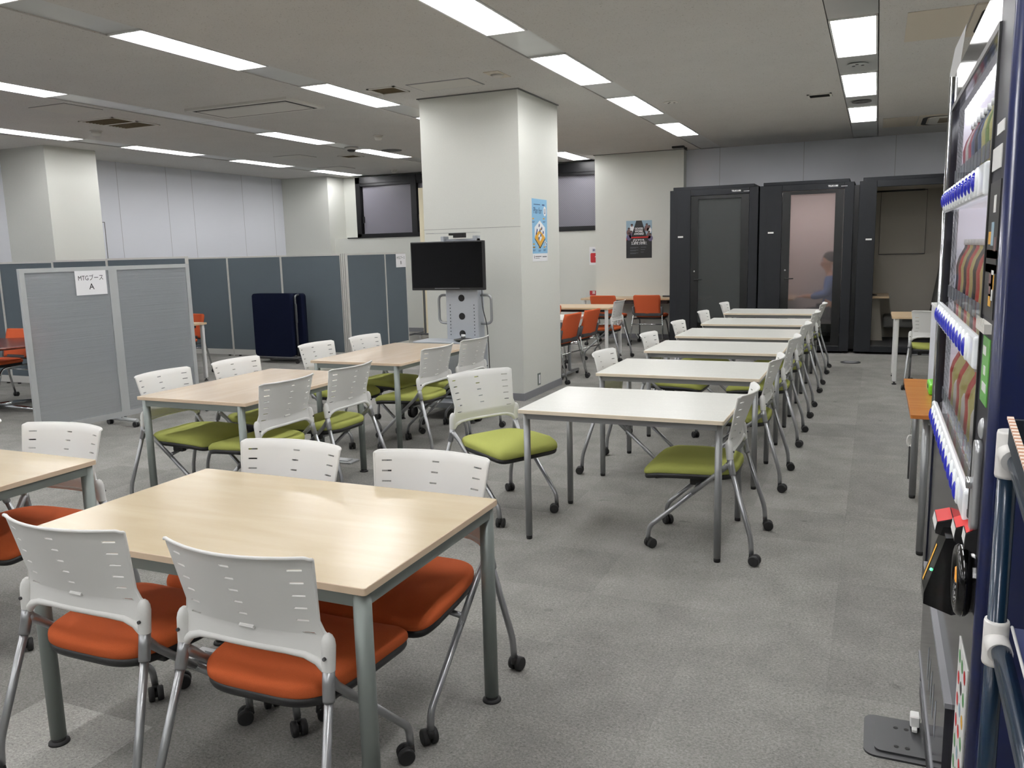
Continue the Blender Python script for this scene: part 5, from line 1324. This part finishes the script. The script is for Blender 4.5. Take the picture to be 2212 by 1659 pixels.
b = MB(); wall(b, .165, .1725, .76, 1.225, .05, .053); b.build('cut_edge', M['striped'], bx)
b = MB(); wall(b, .8595, .867, .76, 1.225, .05, .053); b.build('cut_edge', M['striped'], bx)
b = MB(); wall(b, .19, .85, .78, 1.13, .0195, .03); tag(b.build('orange_mat', M['orange_tray']), 'orange mat lying inside the open box', 'mat').location = (.5, 1.0, 0)
root = thing('canister', 'white round canister with an amber label at the foot of the rack', 'canister', (.215, 1.17, 0))
MB().lathe([(.04, 0), (.045, .01), (.045, .70), (.043, .735), (.03, .742)], seg=32).build('body', M['rack_joint'], root)
MB().prism([(x*.8, y*.8) for x, y in rrect(-.028, -.02, .022, .02, .004)], .742, .7435).build('amber_label', M['amber'], root)

# ------------------------------------------------------------------ small things by the side table
root = thing('tape_dispenser', 'lime green box on the orange wood table', 'box', (.315, 4.86, .70))
MB().rbox((-.035, -.1, 0), (.06, .1, .06), .012, 3).build('body', M['lime'], root); MB().box((-.036, -.03, .025), (-.0345, .03, .045)).build('slot', M['dark_slot'], root)
root = thing('hanging_strap', 'white ring with a dark strap hanging at the orange wood table leg', 'strap', (.2265, 5.29, .335))
MB().tube([(.014*math.cos(a), .0, .034*math.sin(a)) for a in [2*PI*k/20 for k in range(21)]], .005, 8, 0, False).build('ring', M['rack_joint'], root)
MB().rbox((-.004, -.01, -.23), (.006, .01, -.03), .003, 1).build('strap', M['dark_frame'], root)
MB().tube(fillet([(.0, 0, .03), (.008, .0, .25), (.012, 0, .30)], .03), .0025, 6).build('cord', M['rack_joint'], root)
root = thing('white_cabinet', 'low white cabinet between the vending machine and the white-legged table', 'cabinet', (.64, 7.0, 0))
MB().rbox((-.225, -.42, .0), (.225, .25, 1.0), .004, 1).build('body', M['panel'], root)
MB().rbox((-.23, -.425, 1.0), (.23, .255, 1.02), .003, 1).build('top', M['white'], root)
MB().box((-.226, -.405, .03), (-.2245, -.40, .97)).box((-.2, -.4215, .03), (-.195, -.42, .97)).build('seam', M['seam'], root)

# ------------------------------------------------------------------ world and view
w = bpy.data.worlds.new('world'); bpy.context.scene.world = w; w.use_nodes = True
w.node_tree.nodes['Background'].inputs['Color'].default_value = (.5, .55, .65, 1); w.node_tree.nodes['Background'].inputs['Strength'].default_value = .02
vs = bpy.context.scene.view_settings
vs.view_transform = 'Standard'; vs.look = 'None'; vs.gamma = 1.0; vs.use_curve_mapping = False
vs.exposure = 0.1
